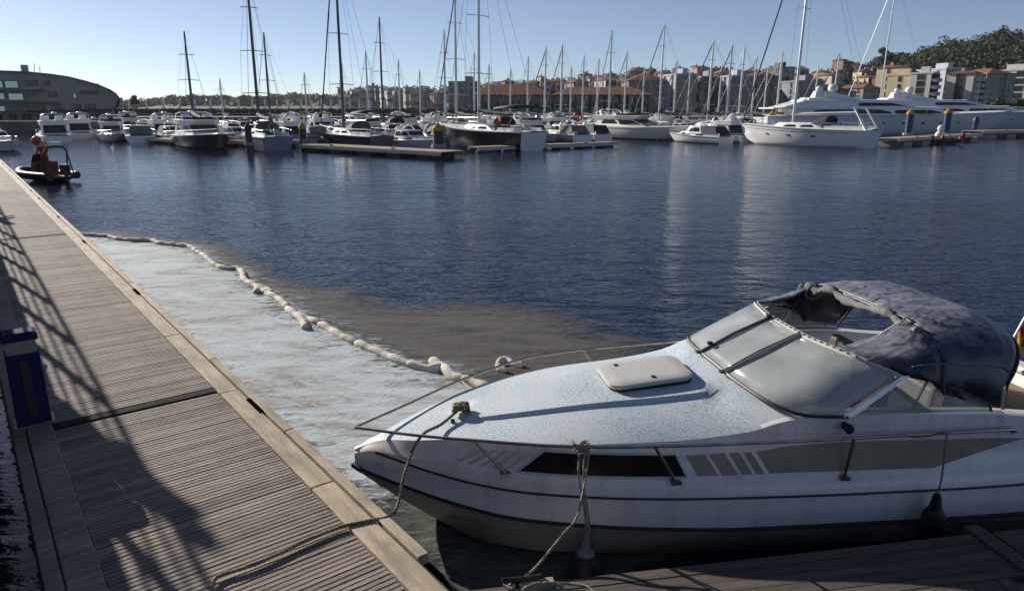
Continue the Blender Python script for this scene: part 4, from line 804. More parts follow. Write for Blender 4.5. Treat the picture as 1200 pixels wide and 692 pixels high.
# superyachts
def superyacht(t, L, B, fb, hm, tm, domes=True):
    rows = hull_parts(t, L, B, fb, hm, boot=False, rise=.22, rake=.10, stern=.95, n=24, flare=.25, sharp=2.8); d = fb * 1.02
    tier(t, 'main_deck_house', d, d + 1.0, (-.40 * L, .26 * L, .44 * B, .3, .5), (-.40 * L, .20 * L, .42 * B, .3, .5), tm, [(1.0, 4.8, .25, .8), (5.0, 7.6, .25, .75)], (.2, .8))
    tier(t, 'upper_deck', d + .95, d + 2.0, (-.46 * L, .16 * L, .46 * B, .15, .45), (-.36 * L, .02 * L, .36 * B, .3, .5), tm, [(4.2, 7.2, .35, .75)])
    mb = MB(); o_ = outline(-.48 * L, .24 * L, .47 * B, .1, .4); mb.loft([[(x, y, z) for x, y in o_] + [(x, -y, z) for x, y in o_[::-1]] for z in (d + .92, d + 1.1)]); mb.build('overhang', tm, t)
    tier(t, 'sun_deck', d + 1.95, d + 2.35, (-.34 * L, -.06 * L, .32 * B, .4, .5), (-.33 * L, -.12 * L, .26 * B, .4, .5), tm)
    if domes:
        for x, y, z, r_ in ((-.25, -.9, 3.2, .55), (-.25, .9, 3.2, .55), (-.22, 0, 4.1, .6), (-.28, -.5, 4.0, .42)): MB().ball((x * L, y, d + z - .3), r_, 12, 8).build('radar_dome', M['gel_far'], t, True)
        mb = MB(); mb.loft([[(-.30 * L, -.9, d + 2.3), (-.12 * L, -.9, d + 2.3), (-.12 * L, .9, d + 2.3), (-.30 * L, .9, d + 2.3)], [(-.29 * L, -.5, d + 3.4), (-.24 * L, -.5, d + 3.4), (-.24 * L, .5, d + 3.4), (-.29 * L, .5, d + 3.4)]]); mb.build('radar_mast', tm, t)
    for i in range(6, 20, 2):
        for sg in (-1, 1): x, y, z = rows[i][3]; MB().tube([(x, sg * (y - .1), z), (x, sg * (y + .02), z)], .2, 10).build('porthole', M['boat_glass'], t)
    pulpit(t, rows, .6, .7)
t = thing('superyacht', 'long grey white superyacht with swept roof and dark window band', 'yacht', pY(1035, 150, 92), R(-2)); t.location.z = 0; t.scale = (1, 1, .86); superyacht(t, 31, 6.6, 2.7, mat('pale_grey_yacht', (.74, .75, .77), rough=.25), M['gel_far'])
t = thing('superyacht', 'second superyacht behind the first with its bow further to the right', 'yacht', pY(1120, 150, 108), R(-2)); t.location.z = 0; t.scale = (1, 1, .86); superyacht(t, 34, 7, 2.85, mat('grey_yacht', (.60, .61, .65), rough=.25), M['gel_far'])
t = thing('superyacht', 'dark grey hulled yacht cut by the right edge of the picture', 'yacht', pY(1262, 150, 112), R(176)); t.location.z = 0; t.scale = (1, 1, .86); superyacht(t, 28, 6.4, 2.7, mat('dark_grey_yacht', (.30, .32, .37), rough=.25), M['gel_far'], False)

# -- masts of the back rows: x of the mast foot, y of its top, distance
def back_sail(i, x, ytop, Y, rz, L, hm, extra, where):
    p = pY(x, 140, Y); top = pY(x, ytop, Y).z; rz = 128 + (rz - 90) * .5; t = thing('sailing_boat', where, 'sailboat', (p.x, p.y, 0), R(rz), 'sailing boats in the back rows')
    t.location -= Vector((math.cos(R(rz)), math.sin(R(rz)), 0)) * .08 * L; sail(t, L, L * .31, L * .1, top, hm, *extra)
nv, gc = M['navy_canvas'], M['grey_canvas']; md = M['mast_dark']
for i, (x, yt, Y, rz, L, hm, extra, lab) in enumerate([
    (227, 37, 74, 80, 11, M['gel_far'], (nv, nv, None, md), 'sailing boat whose dark mast rises behind the navy hulled yacht'),
    (317, 38, 78, 100, 10, M['gel_far'], (nv, gc, None, md), 'sailing boat with second leaning dark mast right of the grey sailing boat'),
    (360, 85, 100, 90, 9, M['gel_far'], (gc, nv), 'sailing boat with a short thin mast left of the black bimini boat'),
    (432, 60, 92, 85, 10, M['gel_far'], (nv, gc), 'sailing boat with thin mast just right of the black bimini boat'),
    (449, 20, 84, 95, 11, M['gel_far'], (nv, nv, None, md), 'sailing boat with tall dark mast left of the yellow capped pile'),
    (522, 35, 86, 90, 10, M['gel_far'], (gc, gc), 'sailing boat with slim mast directly left of the black hulled yacht'),
    (535, -12, 72, 80, 12, M['gel_far'], (nv, None, None, None, gc), 'white sailing boat with very tall mast close behind the black hulled yacht'),
    (573, 75, 100, 90, 9, M['gel_far'], (nv, None), 'sailing boat with short mast in front of the orange roofed hall, leftmost there'),
    (638, 55, 92, 100, 10, M['gel_far'], (gc, nv, None, None, gc), 'sailing boat with slanted furled jib before the middle of the orange roofed hall'),
    (657, 52, 97, 90, 10, M['gel_far'], (nv, None, None, None, gc), 'sailing boat with second mast before the middle of the orange roofed hall'),
    (682, 65, 104, 85, 9, M['gel_far'], (gc, gc), 'sailing boat with thin mast before the right part of the orange roofed hall'),
    (699, 68, 106, 95, 9, M['grey_hull'], (nv, None), 'sailing boat with grey hull behind the cream flybridge yacht'),
    (713, 36, 95, 60, 11, M['gel_far'], (None, nv, None, None, M['gel_far']), 'sailing boat with tall white mast rising over the stern of the cream yacht'),
    (772, 26, 96, 100, 11, M['gel_far'], (nv, nv, None, None, gc), 'sailing boat with tall mast rising over the bow of the cream yacht'),
    (829, 46, 86, 95, 11, M['gel_far'], (nv, gc, None, None, gc), 'sailing boat with mast before the blue white apartment block'),
    (851, 52, 84, 70, 11, M['gel_far'], (gc, nv, None, None, gc), 'sailing boat with pale mast beside the blue pile left of the white sailing yacht'),
    (865, 54, 92, 95, 10, M['gel_far'], (nv, None), 'sailing boat with thin mast just left of the white sailing yacht bow'),
    (909, 60, 94, 85, 10, M['gel_far'], (gc, None), 'sailing boat whose thin mast stands close left of the white yacht mast'),
    (974, 60, 116, 90, 10, M['gel_far'], (nv, None, None, None, gc), 'sailing boat with mast behind the radar domes of the superyacht'),
    (262, 92, 108, 90, 8, M['gel_far'], (nv, None), 'small sailing boat with short thin mast right of the navy hulled yacht'),
    (404, 74, 112, 90, 9, M['gel_far'], (gc, None), 'sailing boat with thin mast right behind the black bimini boat, far back'),
    (469, 70, 108, 90, 9, M['gel_far'], (nv, None), 'sailing boat with thin mast between tall dark mast and yellow capped pile'),
    (493, 82, 112, 90, 8, M['gel_far'], (gc, None), 'sailing boat with short mast above the white and grey cabin boat'),
    (556, 62, 104, 90, 10, M['gel_far'], (nv, gc), 'sailing boat with thin mast just right of the black yacht mast'),
    (598, 80, 110, 90, 9, M['gel_far'], (gc, None), 'sailing boat with short mast before the left roof of the hall'),
    (618, 66, 106, 90, 10, M['gel_far'], (nv, None), 'sailing boat with thin mast between the two hall roofs, left one'),
    (668, 78, 112, 90, 9, M['gel_far'], (gc, None), 'sailing boat with short mast just behind the lifebuoy cruiser'),
    (731, 60, 106, 90, 10, M['gel_far'], (nv, None, None, None, gc), 'sailing boat with thin mast above the flybridge of the cream yacht'),
    (752, 78, 112, 90, 9, M['gel_far'], (gc, None), 'sailing boat with short thin mast before the dark brown block'),
    (789, 70, 108, 90, 9, M['gel_far'], (nv, None, None, None, gc), 'sailing boat with thin mast before the left blue white block'),
    (805, 84, 114, 90, 9, M['gel_far'], (gc, None), 'sailing boat with short mast right of the cream yacht bow'),
    (841, 76, 112, 90, 9, M['gel_far'], (nv, None), 'sailing boat with short mast behind the left blue pile'),
    (880, 66, 106, 90, 10, M['gel_far'], (gc, None, None, None, gc), 'sailing boat with thin mast before the brown apartment block'),
    (894, 82, 114, 90, 9, M['gel_far'], (nv, None), 'sailing boat with short mast behind the bow pile of the white yacht'),
    (952, 78, 124, 90, 9, M['gel_far'], (gc, None), 'sailing boat with thin mast just behind the first radar domes'),
    (1028, -30, 122, 100, 15, M['gel_far'], (nv, None, None, None, M['gel_far']), 'large sailing yacht with huge white mast and slanted jib behind the superyachts')]):
    back_sail(i, x, yt, Y, rz, L, hm, extra, lab)

# -- background motor boats: prototypes, then copies
random.seed(21)
protos = []
for kind, a in ((cruiser, (7.5, 2.7, .95, M['gel_far'], M['gel_far'], nv)), (flybridge, (8.2, 2.9, .95, M['gel_far'], M['gel_far'], False)), (sport, (7, 2.5, .85, M['gel_far'], M['gel_far'], nv)), (sport, (6.5, 2.4, .8, M['grey_hull'], M['gel_far'], gc)), (cruiser, (8.2, 2.9, 1.0, M['gel_far'], M['cream'], gc)), (sport, (6, 2.3, .75, M['gel_far'], M['gel_far'], None))):
    t = thing('motorboat', 'x', 'motorboat'); t.scale = (1, 1, .68); kind(t, *a); protos.append(t)
desc = ['white cruiser with navy canopy', 'white flybridge boat', 'white sports boat with navy top', 'grey hulled sports boat', 'cream cabin cruiser', 'small open white sports boat']
spots = [(60, 74), (88, 82), (108, 96), (152, 92), (184, 80), (196, 98), (276, 78), (286, 95), (330, 82), (331, 100), (356, 76), (372, 90), (396, 82), (412, 98), (424, 76), (436, 88), (452, 74), (462, 100), (474, 82), (494, 78), (500, 95), (516, 88), (546, 84), (556, 98), (580, 78), (596, 90), (608, 80), (622, 100), (612, 70), (648, 84), (672, 92), (694, 98), (720, 100), (742, 98), (764, 102), (786, 96), (806, 84), (812, 96), (826, 80), (842, 92), (858, 78), (872, 90), (884, 80), (896, 98), (816, 72), (206, 72), (278, 68), (332, 70), (364, 68), (386, 72), (438, 68), (444, 80), (466, 70), (506, 72), (530, 78), (566, 74), (588, 86), (628, 74), (656, 76), (684, 78), (702, 84), (838, 74), (852, 86), (868, 82), (246, 84), (312, 88), (404, 74), (482, 90), (540, 92), (70, 90), (164, 74)]
mid = {0: 'before the curved building', 1: 'behind the navy hulled yacht', 2: 'behind the tan pontoon', 3: 'behind the black hulled yacht', 4: 'behind the cream yacht', 5: 'behind the white sailing yacht'}
cnt = {}; usedp = set()
ords = ['first', 'second', 'third', 'fourth', 'fifth', 'sixth', 'seventh', 'eighth', 'ninth', 'tenth', 'eleventh', 'twelfth', 'thirteenth', 'fourteenth', 'fifteenth', 'sixteenth', 'seventeenth', 'eighteenth', 'nineteenth', 'twentieth', 'twenty-first', 'twenty-second', 'twenty-third', 'twenty-fourth', 'twenty-fifth']
for x, Y in sorted(spots):
    k = random.randrange(6); z_ = 0 if x < 190 else 1 if x < 345 else 2 if x < 518 else 3 if x < 630 else 4 if x < 806 else 5
    c_ = cnt[z_] = cnt.get(z_, -1) + 1
    t = dup(protos[k]) if k in usedp else protos[k]; usedp.add(k); p = pY(x, 150, Y); t.location = (p.x, p.y, 0); t.rotation_euler = (0, 0, R(random.choice((-52, 128, -52, 125)) + random.uniform(-9, 9)))
    t['label'] = f'{desc[k]}, {ords[c_]} from the left {mid[z_]}'; t['group'] = 'motorboats in the back rows'
for k in range(6):
    if k not in usedp:
        for ch in list(protos[k].children_recursive): bpy.data.objects.remove(ch)
        bpy.data.objects.remove(protos[k])

# -- floating pontoons and piles of the marina
M['pont_top'] = mat('pontoon_timber_far', (.36, .29, .20), (.28, .22, .15), rough=.8, scale=1.5); M['pont_side'] = mat('pontoon_fender_board', (.66, .57, .44), (.54, .46, .35), rough=.8, scale=2, stretch=(1, 1, 4))
def pontoon(label, a, b, wd, floats, n, top=.5, side=M['pont_side'], tops=M['pont_top']):
    a, b = Vector(a), Vector(b); d = b - a; L = d.length; t = thing('floating_pontoon', label, 'pontoon', (a.x, a.y, 0), math.atan2(d.y, d.x), 'marina pontoons')
    MB().box((L / 2, wd / 2, top - .03), (L, wd, .06)).build('walkway', tops, t)
    for y in (-.02, wd + .02): MB().box((L / 2, y, top - .16), (L, .06, .2)).build('side_board', side, t)
    for k in range(n): MB().box((L * (k + .5) / n, wd / 2, .1), (L / n * .45, wd + .06, .5)).build('float', floats, t)
    for k in range(int(L // 7)): MB().box((4 + k * 7, .2, top + .06), (.3, .1, .1)).build('cleat', M['galv'], t)
    return t
def pile(label, x, ybase, ytop, m=None, r_=.28, cap=M['yellow']):
    p = pz(x, ybase, 0); z = pY(x, ytop, p.y).z; t = thing('mooring_pile', label, 'pile', (p.x, p.y, 0), 0, 'mooring piles')
    MB().tube([(0, 0, -1), (0, 0, z)], r_, 12).build('shaft', m or M['blue_pile'], t, True)
    if cap: mb = MB(); mb.loft([[(q * math.cos(a), q * math.sin(a), z + dz) for a in [2 * math.pi * k / 12 for k in range(12)]] for q, dz in ((r_ * 1.15, -.08), (r_ * 1.15, .12), (.03, .5))]); mb.build('cap', cap, t, True)
    MB().tube([(0, 0, .5), (0, 0, .75)], r_ * 1.5, 10).build('guide_ring', M['galv'], t)
    return t
pontoon('tan floating pontoon with dark floats in front of the black bimini boat', pz(350, 176.5, 0), pz(517, 187, 0), 2.2, M['dark_void'], 5)
pontoon('pontoon behind the piles running back from the tan pontoon', pz(345, 172, 0), pz(300, 150, 0), 2.0, M['dark_void'], 9)
pontoon('low pontoon on blue floats between black hulled yacht and cream yacht', pz(560, 179, 0), pz(725, 172, 0), 1.4, M['blue_float'], 6, .42)
pontoon('dark pontoon under the bow of the cream yacht', pz(795, 166, 0), pz(868, 166, 0), 2.4, M['dark_void'], 3, .8)
pontoon('pontoon with concrete floats right of the white sailing yacht', pz(1052, 172, 0), pz(1150, 165, 0), 2.2, M['concrete'], 5, .7)
pontoon('pontoon at the right edge before the dark grey yacht', pz(1150, 162, 0), pz(1240, 160, 0), 2.4, M['concrete'], 4, .8)
pontoon('pontoon between the curved building and the navy hulled yacht', pz(110, 163, 0), pz(205, 170, 0), 1.8, M['dark_void'], 6)
pontoon('pontoon right of the navy hulled yacht', pz(262, 172, 0), pz(350, 171, 0), 1.8, M['dark_void'], 5)
for i, Y in enumerate((88, 103)):
    a, b = pY(150, 150, Y), pY(880, 150, Y); a.z = b.z = 0; pontoon(['long pontoon between the back rows of boats', 'furthest pontoon before the quay wall'][i], a, b, 2.0, M['dark_void'], 22)
for a in ((158, 167, 147, M['pile_dark'], .22, None), (293, 178, 151, M['pile_dark'], .26, M['pile_dark']), (356, 174, 150, M['pile_dark'], .28, M['yellow']), (514, 181, 152, M['pile_dark'], .38, M['yellow']), (733, 160, 133, M['blue_pile'], .3, M['yellow']), (845, 160, 135, M['blue_pile'], .34, M['yellow']), (903, 158, 134, M['blue_pile'], .34, M['yellow']), (1003, 158, 135, M['blue_pile'], .34, M['yellow']), (1063, 164, 133, M['blue_pile'], .36, M['yellow']), (1107, 163, 132, M['blue_pile'], .36, M['yellow']), (1141, 160, 141, M['blue_pile'], .3, M['blue_pile'])):
    nm = {158: 'thin dark pile left of the navy hulled yacht', 293: 'dark pile in front of the grey sailing boat', 356: 'dark pile with yellow cap at the left end of the tan pontoon', 514: 'stout dark pile with yellow cap at the right end of the tan pontoon', 733: 'yellow capped pile behind the cream yacht', 845: 'blue yellow capped pile between cream yacht and white sailing yacht', 903: 'blue yellow capped pile behind the bow of the white sailing yacht', 1003: 'yellow capped pile behind the stern of the white sailing yacht', 1063: 'blue yellow capped pile right of the white sailing yacht, left one of the pair', 1107: 'blue yellow capped pile beside the dark dinghy, right one of the pair', 1141: 'short blue pile before the dark grey yacht'}[a[0]]
    pile(nm, *a)
# -- inflatable rescue boat
rib = thing('rescue_boat', 'orange and black inflatable rescue boat with arch beside the far boardwalk', 'boat', pz(52, 212, 0), R(152)); rib.scale = (.74, .74, .8)
for sg in (-1, 1): MB().tube(catmull([(-2.2, sg * .85, .38), (-.5, sg * .9, .38), (1.0, sg * .8, .42), (1.9, sg * .4, .52), (2.15, 0, .56)], 5), .23, 10).build('tube', M['rubber'], rib, True)
mb = MB(); mb.loft([[(-2.1, y, z) for y, z in ((-.75, .3), (0, -.1), (.75, .3))], [(1, y, z) for y, z in ((-.7, .3), (0, -.05), (.7, .3))], [(2.0, y, z) for y, z in ((-.1, .45), (0, .4), (.1, .45))]], closed=False); mb.build('hull', M['orange'], rib)
MB().box((-.6, 0, .32), (3, 1.4, .05)).build('floor', M['grey_canvas'], rib)
mb = MB(); mb.loft([[(-.1, -.4, .3), (.7, -.4, .3), (.7, .4, .3), (-.1, .4, .3)], [(0, -.38, 1.15), (.45, -.36, 1.15), (.45, .36, 1.15), (0, .38, 1.15)]]); mb.build('console', M['orange'], rib)
mb = MB(); mb.loft([[(.42, -.36, 1.15), (.42, .36, 1.15)], [(.25, -.3, 1.55), (.25, .3, 1.55)]], closed=False); mb.build('console_screen', M['boat_glass'], rib)
for x in (-.5, -1.1): mb = MB(); mb.box((x, 0, .62), (.4, .55, .5)); mb.box((x - .2, 0, 1.0), (.08, .5, .4)); mb.build('seat', M['orange'], rib)
mb = MB()
for sg in (-1, 1): mb.tube([(-1.2, sg * .8, .45), (-1.7, sg * .72, 1.7), (-1.75, sg * .5, 2.0), (-1.75, 0, 2.05)], .055, 6); mb.tube([(-2.0, sg * .75, .5), (-1.7, sg * .72, 1.6)], .045, 6)
mb.build('arch', M['rubber'], rib); mb = MB(); mb.box((-1.75, 0, 2.2), (.3, .7, .2)); mb.build('light_box', M['gel_far'], rib)
mb = MB(); mb.box((-2.45, 0, .75), (.45, .4, .6)); mb.box((-2.5, 0, .2), (.2, .15, .7)); mb.build('outboard', M['rubber'], rib)
# -- red buoy, dinghy, lifebuoy
t = thing('mooring_buoy', 'round red buoy behind the rescue boat', 'buoy', pz(43, 168, 0)); MB().ball((0, 0, .28), .42, 12, 8).build('float', M['red'], t, True); MB().tube([(0, 0, .6), (0, 0, .85)], .05, 6).build('ring', M['galv'], t)
t = moor('dinghy', 'dark inflatable dinghy with red fenders beside the right hand blue piles', 'dinghy', 1108, 169, 10)
mb = MB()
for sg in (-1, 1): mb.tube(catmull([(-1.4, sg * .6, .3), (0, sg * .62, .3), (1.0, sg * .45, .36), (1.4, 0, .42)], 4), .2, 8)
mb.build('tube', M['rubber'], t, True); mb = MB(); mb.box((-.2, 0, .22), (2.2, 1, .06)); mb.build('floor', M['grey_canvas'], t)
mb = MB(); mb.box((-1.6, 0, .5), (.3, .3, .6)); mb.build('outboard', M['rubber'], t)
for x, z in ((1.0, .5), (1.25, .75), (-.9, .6)): MB().ball((x, -.6, z), (.2, .2, .3)).build('red_fender', M['red'], t, True)
t = thing('round_fender_pair', 'two pale round fenders hanging at the right hand blue piles', 'fender', pz(1099, 168, 0)); MB().ball((0, 0, .8), .36).build('fender_ball', M['cream'], t, True); MB().ball((.1, 0, 1.4), .33).build('fender_ball', M['cream'], t, True)
p = pY(677, 137, 66); t = thing('lifebuoy', 'red lifebuoy on the stern of the white cruiser', 'lifebuoy', p, 0); MB().tube([(.32 * math.cos(a), 0, .32 * math.sin(a)) for a in [k * math.pi / 10 for k in range(21)]], .09, 8).build('ring', M['red'], t, True)

# ------------------------------------------------------------------ land: quay, breakwater, hills
M['stone'] = mat('quay_stone', (.13, .12, .11), (.08, .075, .07), rough=.9, scale=.6, detail=8)
M['ground'] = mat('quay_ground', (.16, .15, .14), (.11, .105, .1), rough=.9, scale=.2)
M['hill'] = mat('hill_scrub', (.045, .05, .03), (.10, .085, .06), rough=.95, scale=.03, detail=8)
M['leaf'] = mat('dark_foliage', (.035, .05, .022), (.06, .07, .032), rough=.8, scale=.25, detail=6)
M['leaf2'] = mat('hill_foliage', (.05, .058, .04), (.085, .085, .06), rough=.85, scale=.05, detail=6)
M['trunk'] = mat('bark', (.09, .07, .05), rough=.9)
M['hedge'] = mat('hedge_leaves', (.035, .055, .018), (.07, .085, .035), rough=.8, scale=1.2)
QZ2 = 1.5
mb = MB(); mb.add([(-420, 126, QZ2), (520, 126, QZ2), (900, 900, QZ2), (-900, 900, QZ2)], [(0, 1, 2, 3)]); tag(mb.build('quay_ground', M['ground']), kind='structure')
mb = MB(); mb.box((50, 125.6, .2), (940, .8, 3.0)); tag(mb.build('quay_wall', M['stone']), kind='structure')
a = pY(146, 150, 100); mb = MB(); mb.box((a.x - 100, 113, .1), (200, 24, 2.75)); tag(mb.build('quay_apron', M['stone']), kind='structure')
def terrain(name, ridge, ybase, Y0, Y1, m, nx=60, ny=12, seed=1, amp=.0):
    xs = [r[0] for r in ridge]; f = cubic(xs, [r[1] for r in ridge]); rnd = random.Random(seed); ph = [rnd.uniform(0, 6) for _ in range(8)]
    def S_(x, t):
        yr = f(x) + amp * (math.sin(x * .21 + ph[0]) + .6 * math.sin(x * .53 + ph[1])); e = t ** .8; return pY(x, ybase + (yr - ybase) * e, Y0 + (Y1 - Y0) * t)
    mb = MB(); rows = [[tuple(S_(xs[0] + (xs[-1] - xs[0]) * i / nx, j / ny)) for i in range(nx + 1)] for j in range(ny + 1)]
    back = [(x, y + (Y1 - Y0) * .8, -5) for x, y, z in rows[-1]]; mb.loft(rows + [back], closed=False); tag(mb.build(name, m, None, True, 80), kind='structure'); return S_
far_hill = terrain('far_hills', [(60, 129), (150, 126), (180, 121), (230, 118), (260, 118), (300, 119), (340, 116), (380, 118), (400, 115), (430, 109), (460, 108), (500, 108), (540, 106), (580, 103), (640, 101), (720, 104)], 128, 420, 900, M['hill'], amp=.4)
town_hill = terrain('town_hill', [(520, 116), (560, 110), (600, 105), (650, 101), (700, 98), (740, 93), (790, 91), (860, 90), (900, 88), (960, 86), (1000, 84), (1060, 82), (1120, 86)], 126, 205, 340, M['hill'], seed=3, amp=.5)
wood_hill = terrain('wooded_hill', [(1015, 92), (1045, 82), (1070, 76), (1100, 66), (1120, 63), (1150, 56), (1180, 51), (1200, 52), (1260, 50), (1340, 60), (1420, 80)], 116, 215, 340, M['hill'], seed=5, amp=.5)
def clump(V, F, c, r_, n, size, rnd, flat=.8):
    for _ in range(n):
        d = Vector((rnd.gauss(0, 1), rnd.gauss(0, 1), rnd.gauss(0, 1))).normalized(); q = rnd.uniform(.55, 1.0) ** .5; p = Vector(c) + Vector((d.x * r_, d.y * r_, d.z * r_ * flat)) * q
        n_ = (d + Vector((rnd.uniform(-.8, .8), rnd.uniform(-.8, .8), rnd.uniform(-.8, .8)))).normalized(); u = n_.orthogonal().normalized(); w_ = n_.cross(u); s = size * rnd.uniform(.6, 1.4); a = rnd.uniform(0, 6.28); u2 = u * math.cos(a) + w_ * math.sin(a); w2 = n_.cross(u2); o = len(V)
        V += [tuple(p + u2 * s), tuple(p + w2 * s * .6), tuple(p - u2 * s), tuple(p - w2 * s * .6)]; F.append((o, o + 1, o + 2, o + 3))
def foliage(name, cl, m, label=None, kind=None, parent=None, seed=1):
    rnd = random.Random(seed); V, F = [], []
    for c, r_, n, size in cl: clump(V, F, c, r_, n, size, rnd)
    me = bpy.data.meshes.new(name); me.from_pydata(V, [], F); me.update(); me.materials.append(m); o = bpy.data.objects.new(name, me); col.objects.link(o)
    if parent: o.parent = parent
    return tag(o, label, kind=kind)
rnd = random.Random(11); cl = []
for k in range(420):
    x = rnd.uniform(1020, 1330); t = rnd.uniform(.30, 1.0) if x > 1060 else rnd.uniform(.75, 1.0); p = wood_hill(x, t); r_ = rnd.uniform(2.4, 4.4); h = rnd.uniform(1.0, 4.0); cl += [(p + Vector((rnd.uniform(-2, 2), rnd.uniform(-2, 2), h)), r_, 150, .5), (p + Vector((rnd.uniform(-2, 2), 0, h + r_ * .7)), r_ * .6, 80, .42)]
foliage('pine_wood', cl, M['leaf'], 'dense dark pine wood covering the hill at the right', 'stuff')
cl = []
for k in range(520):
    x = rnd.uniform(70, 700); t = rnd.choice((rnd.uniform(.2, 1), rnd.uniform(.85, 1.0))); p = far_hill(x, t); r_ = rnd.uniform(4, 8); cl.append((p + Vector((0, 0, r_ * .3)), r_, 60, 1.5))
foliage('hill_wood', cl, M['leaf2'], 'far woods along the hill ridge at the left', 'stuff', seed=2)
cl = []
for k in range(420):
    x = rnd.uniform(540, 1100); t = rnd.uniform(.1, 1); p = town_hill(x, t); r_ = rnd.uniform(1.6, 3.4); cl.append((p + Vector((0, 0, r_ * .5)), r_, 70, .5))
foliage('garden_trees', cl, M['leaf'], 'garden greenery between the hillside houses', 'stuff', seed=3)
def tree(label, x, ybase, ytop, Y, wid, name='tree', dense=9, m=None):
    b = pY(x, ybase, Y); h = pY(x, ytop, Y).z - b.z; t = thing(name, label, 'tree', b); rnd = random.Random(int(x)); r_ = wid * Y / 830 / 2; mb = MB()
    mb.tube([(0, 0, -.5), (.05 * h, 0, h * .4), (0, 0, h * .8)], [.06 * h, .04 * h, .015 * h], 7); cl = []
    for k in range(dense):
        a = rnd.uniform(0, 6.28); q = rnd.uniform(.2, .85) * r_; z = h * rnd.uniform(.42, .88); mb.tube([(.03 * h, 0, h * .4), (q * math.cos(a), q * math.sin(a), z)], [.02 * h, .006 * h], 5); cl.append(((q * math.cos(a), q * math.sin(a), z), r_ * rnd.uniform(.3, .5), 90, r_ * .12))
    mb.build('trunk', M['trunk'], t, True); foliage('crown', cl, m or M['leaf'], parent=t, seed=int(x))
tree('lone round tree on the skyline right of the curved building', 157, 128, 111, 190, 13)
tree('tall dark tree on the skyline left of the wooded hill', 1036, 84, 54, 260, 16, dense=12)
tree('bushy tree on the slope above the right hand apartment blocks', 1188, 104, 68, 230, 26, dense=14)
for x, yb, yt, w_, lab in ((1168, 132, 118, 26, 'low bush on the quay left of the white block at the right edge'), (1192, 132, 117, 24, 'low bush on the quay at the right edge of the picture'), (620, 133, 124, 14, 'small tree in front of the orange roofed hall')): tree(lab, x, yb, yt, 150, w_, 'bush', 12)

# breakwater with hedge and white posts
a, b = pY(128, 127, 160), pY(560, 127, 160)
t = thing('breakwater', 'dark raised breakwater wall behind the left half of the marina', 'wall', ((a.x + b.x) / 2, 160, 0)); W_ = b.x - a.x
MB().box((0, 3, 1.5), (W_, 6, 3.0)).build('wall', M['stone'], t); MB().box((0, -.15, 1.05), (W_, .3, .15)).build('ledge', M['concrete'], t); MB().box((0, -2.2, 1.95), (W_ * .98, 3.2, .12)).build('shed_roof', M['concrete'], t)
for k in range(22): MB().box((-W_ / 2 + 2 + k * (W_ - 4) / 21, -3.4, 1.7), (.2, .2, .5)).build('shed_post', M['concrete'], t)
cl = [((a.x + (b.x - a.x) * k / 110, 158.8 + rnd.uniform(-.3, .3), 2.45 + rnd.uniform(-.15, .15)), rnd.uniform(.55, .8), 34, .28) for k in range(111)]
tag(foliage('hedge', cl, M['hedge'], seed=5), 'long clipped green hedge along the breakwater', 'hedge')
post0 = None
for x in (152, 172, 192, 211, 229, 247, 264, 280, 296, 311, 325, 339, 353, 365, 377, 388, 399, 410, 421, 433):
    p = pY(x, 127, 163); p.z = 3.0
    if post0 is None:
        post0 = thing('lamp_post', 'slim white lamp pillar in the row along the breakwater', 'lamp', p, 0, 'white lamp pillars on the breakwater')
        mb = MB(); mb.loft([[(q * sx, q * sy, z) for sx, sy in ((-1, -1), (1, -1), (1, 1), (-1, 1))] for z, q in ((0, .26), (.2, .26), (.2, .17), (1.75, .15))]); mb.build('pillar', M['gel_far'], post0); MB().box((0, 0, 1.85), (.42, .42, .18)).build('lamp_head', M['gel_far'], post0)
    else: c_ = dup(post0); c_.location = p
    npost = 1 + (0 if x == 152 else npost); (post0 if x == 152 else c_)['label'] = f'slim white lamp post on the breakwater, {ords[npost - 1]} from the left'

# ------------------------------------------------------------------ buildings
def win_mesh(name, w_, h, frame, glass):
    mb = MB(); f = .1
    o = [(-w_ / 2, 0, -h / 2), (w_ / 2, 0, -h / 2), (w_ / 2, 0, h / 2), (-w_ / 2, 0, h / 2)]; A = [(x, -.06, z) for x, y, z in o]; Bq = [(x * (1 - 2 * f / w_), -.06, z * (1 - 2 * f / h)) for x, y, z in o]; C = [(x, -.012, z) for x, y, z in Bq]
    me = bpy.data.meshes.new(name); me.from_pydata(o + A + Bq + C, [], [(i, (i + 1) % 4, 4 + (i + 1) % 4, 4 + i) for i in range(4)] + [(4 + i, 4 + (i + 1) % 4, 8 + (i + 1) % 4, 8 + i) for i in range(4)] + [(8 + i, 8 + (i + 1) % 4, 12 + (i + 1) % 4, 12 + i) for i in range(4)] + [(12, 13, 14, 15)])
    me.materials.append(frame); me.materials.append(glass); me.polygons[-1].material_index = 1; return me
M['pane'] = mat('window_glass', (.03, .035, .04), (.05, .055, .06), rough=.08); M['pane_bright'] = mat('reflecting_glass', (.40, .46, .47), (.5, .55, .55), rough=.05, metal=.85); M['frame'] = mat('window_frame', (.4, .4, .38), rough=.6); M['frame_d'] = mat('dark_frame', (.1, .1, .1), rough=.6)
WIN = {'a': win_mesh('window', 1.3, 1.6, M['frame'], M['pane']), 'b': win_mesh('window', 2.2, 1.5, M['frame_d'], M['pane']), 'c': win_mesh('window', 1.0, 1.4, M['frame'], M['pane']), 'd': win_mesh('window', 2.6, 1.7, M['frame'], M['pane'])}
def put_win(t, key, x, y, z, rz=0): o = bpy.data.objects.new('window', WIN[key]); col.objects.link(o); o.parent = t; o.location = (x, y, z); o.rotation_euler = (0, 0, rz)
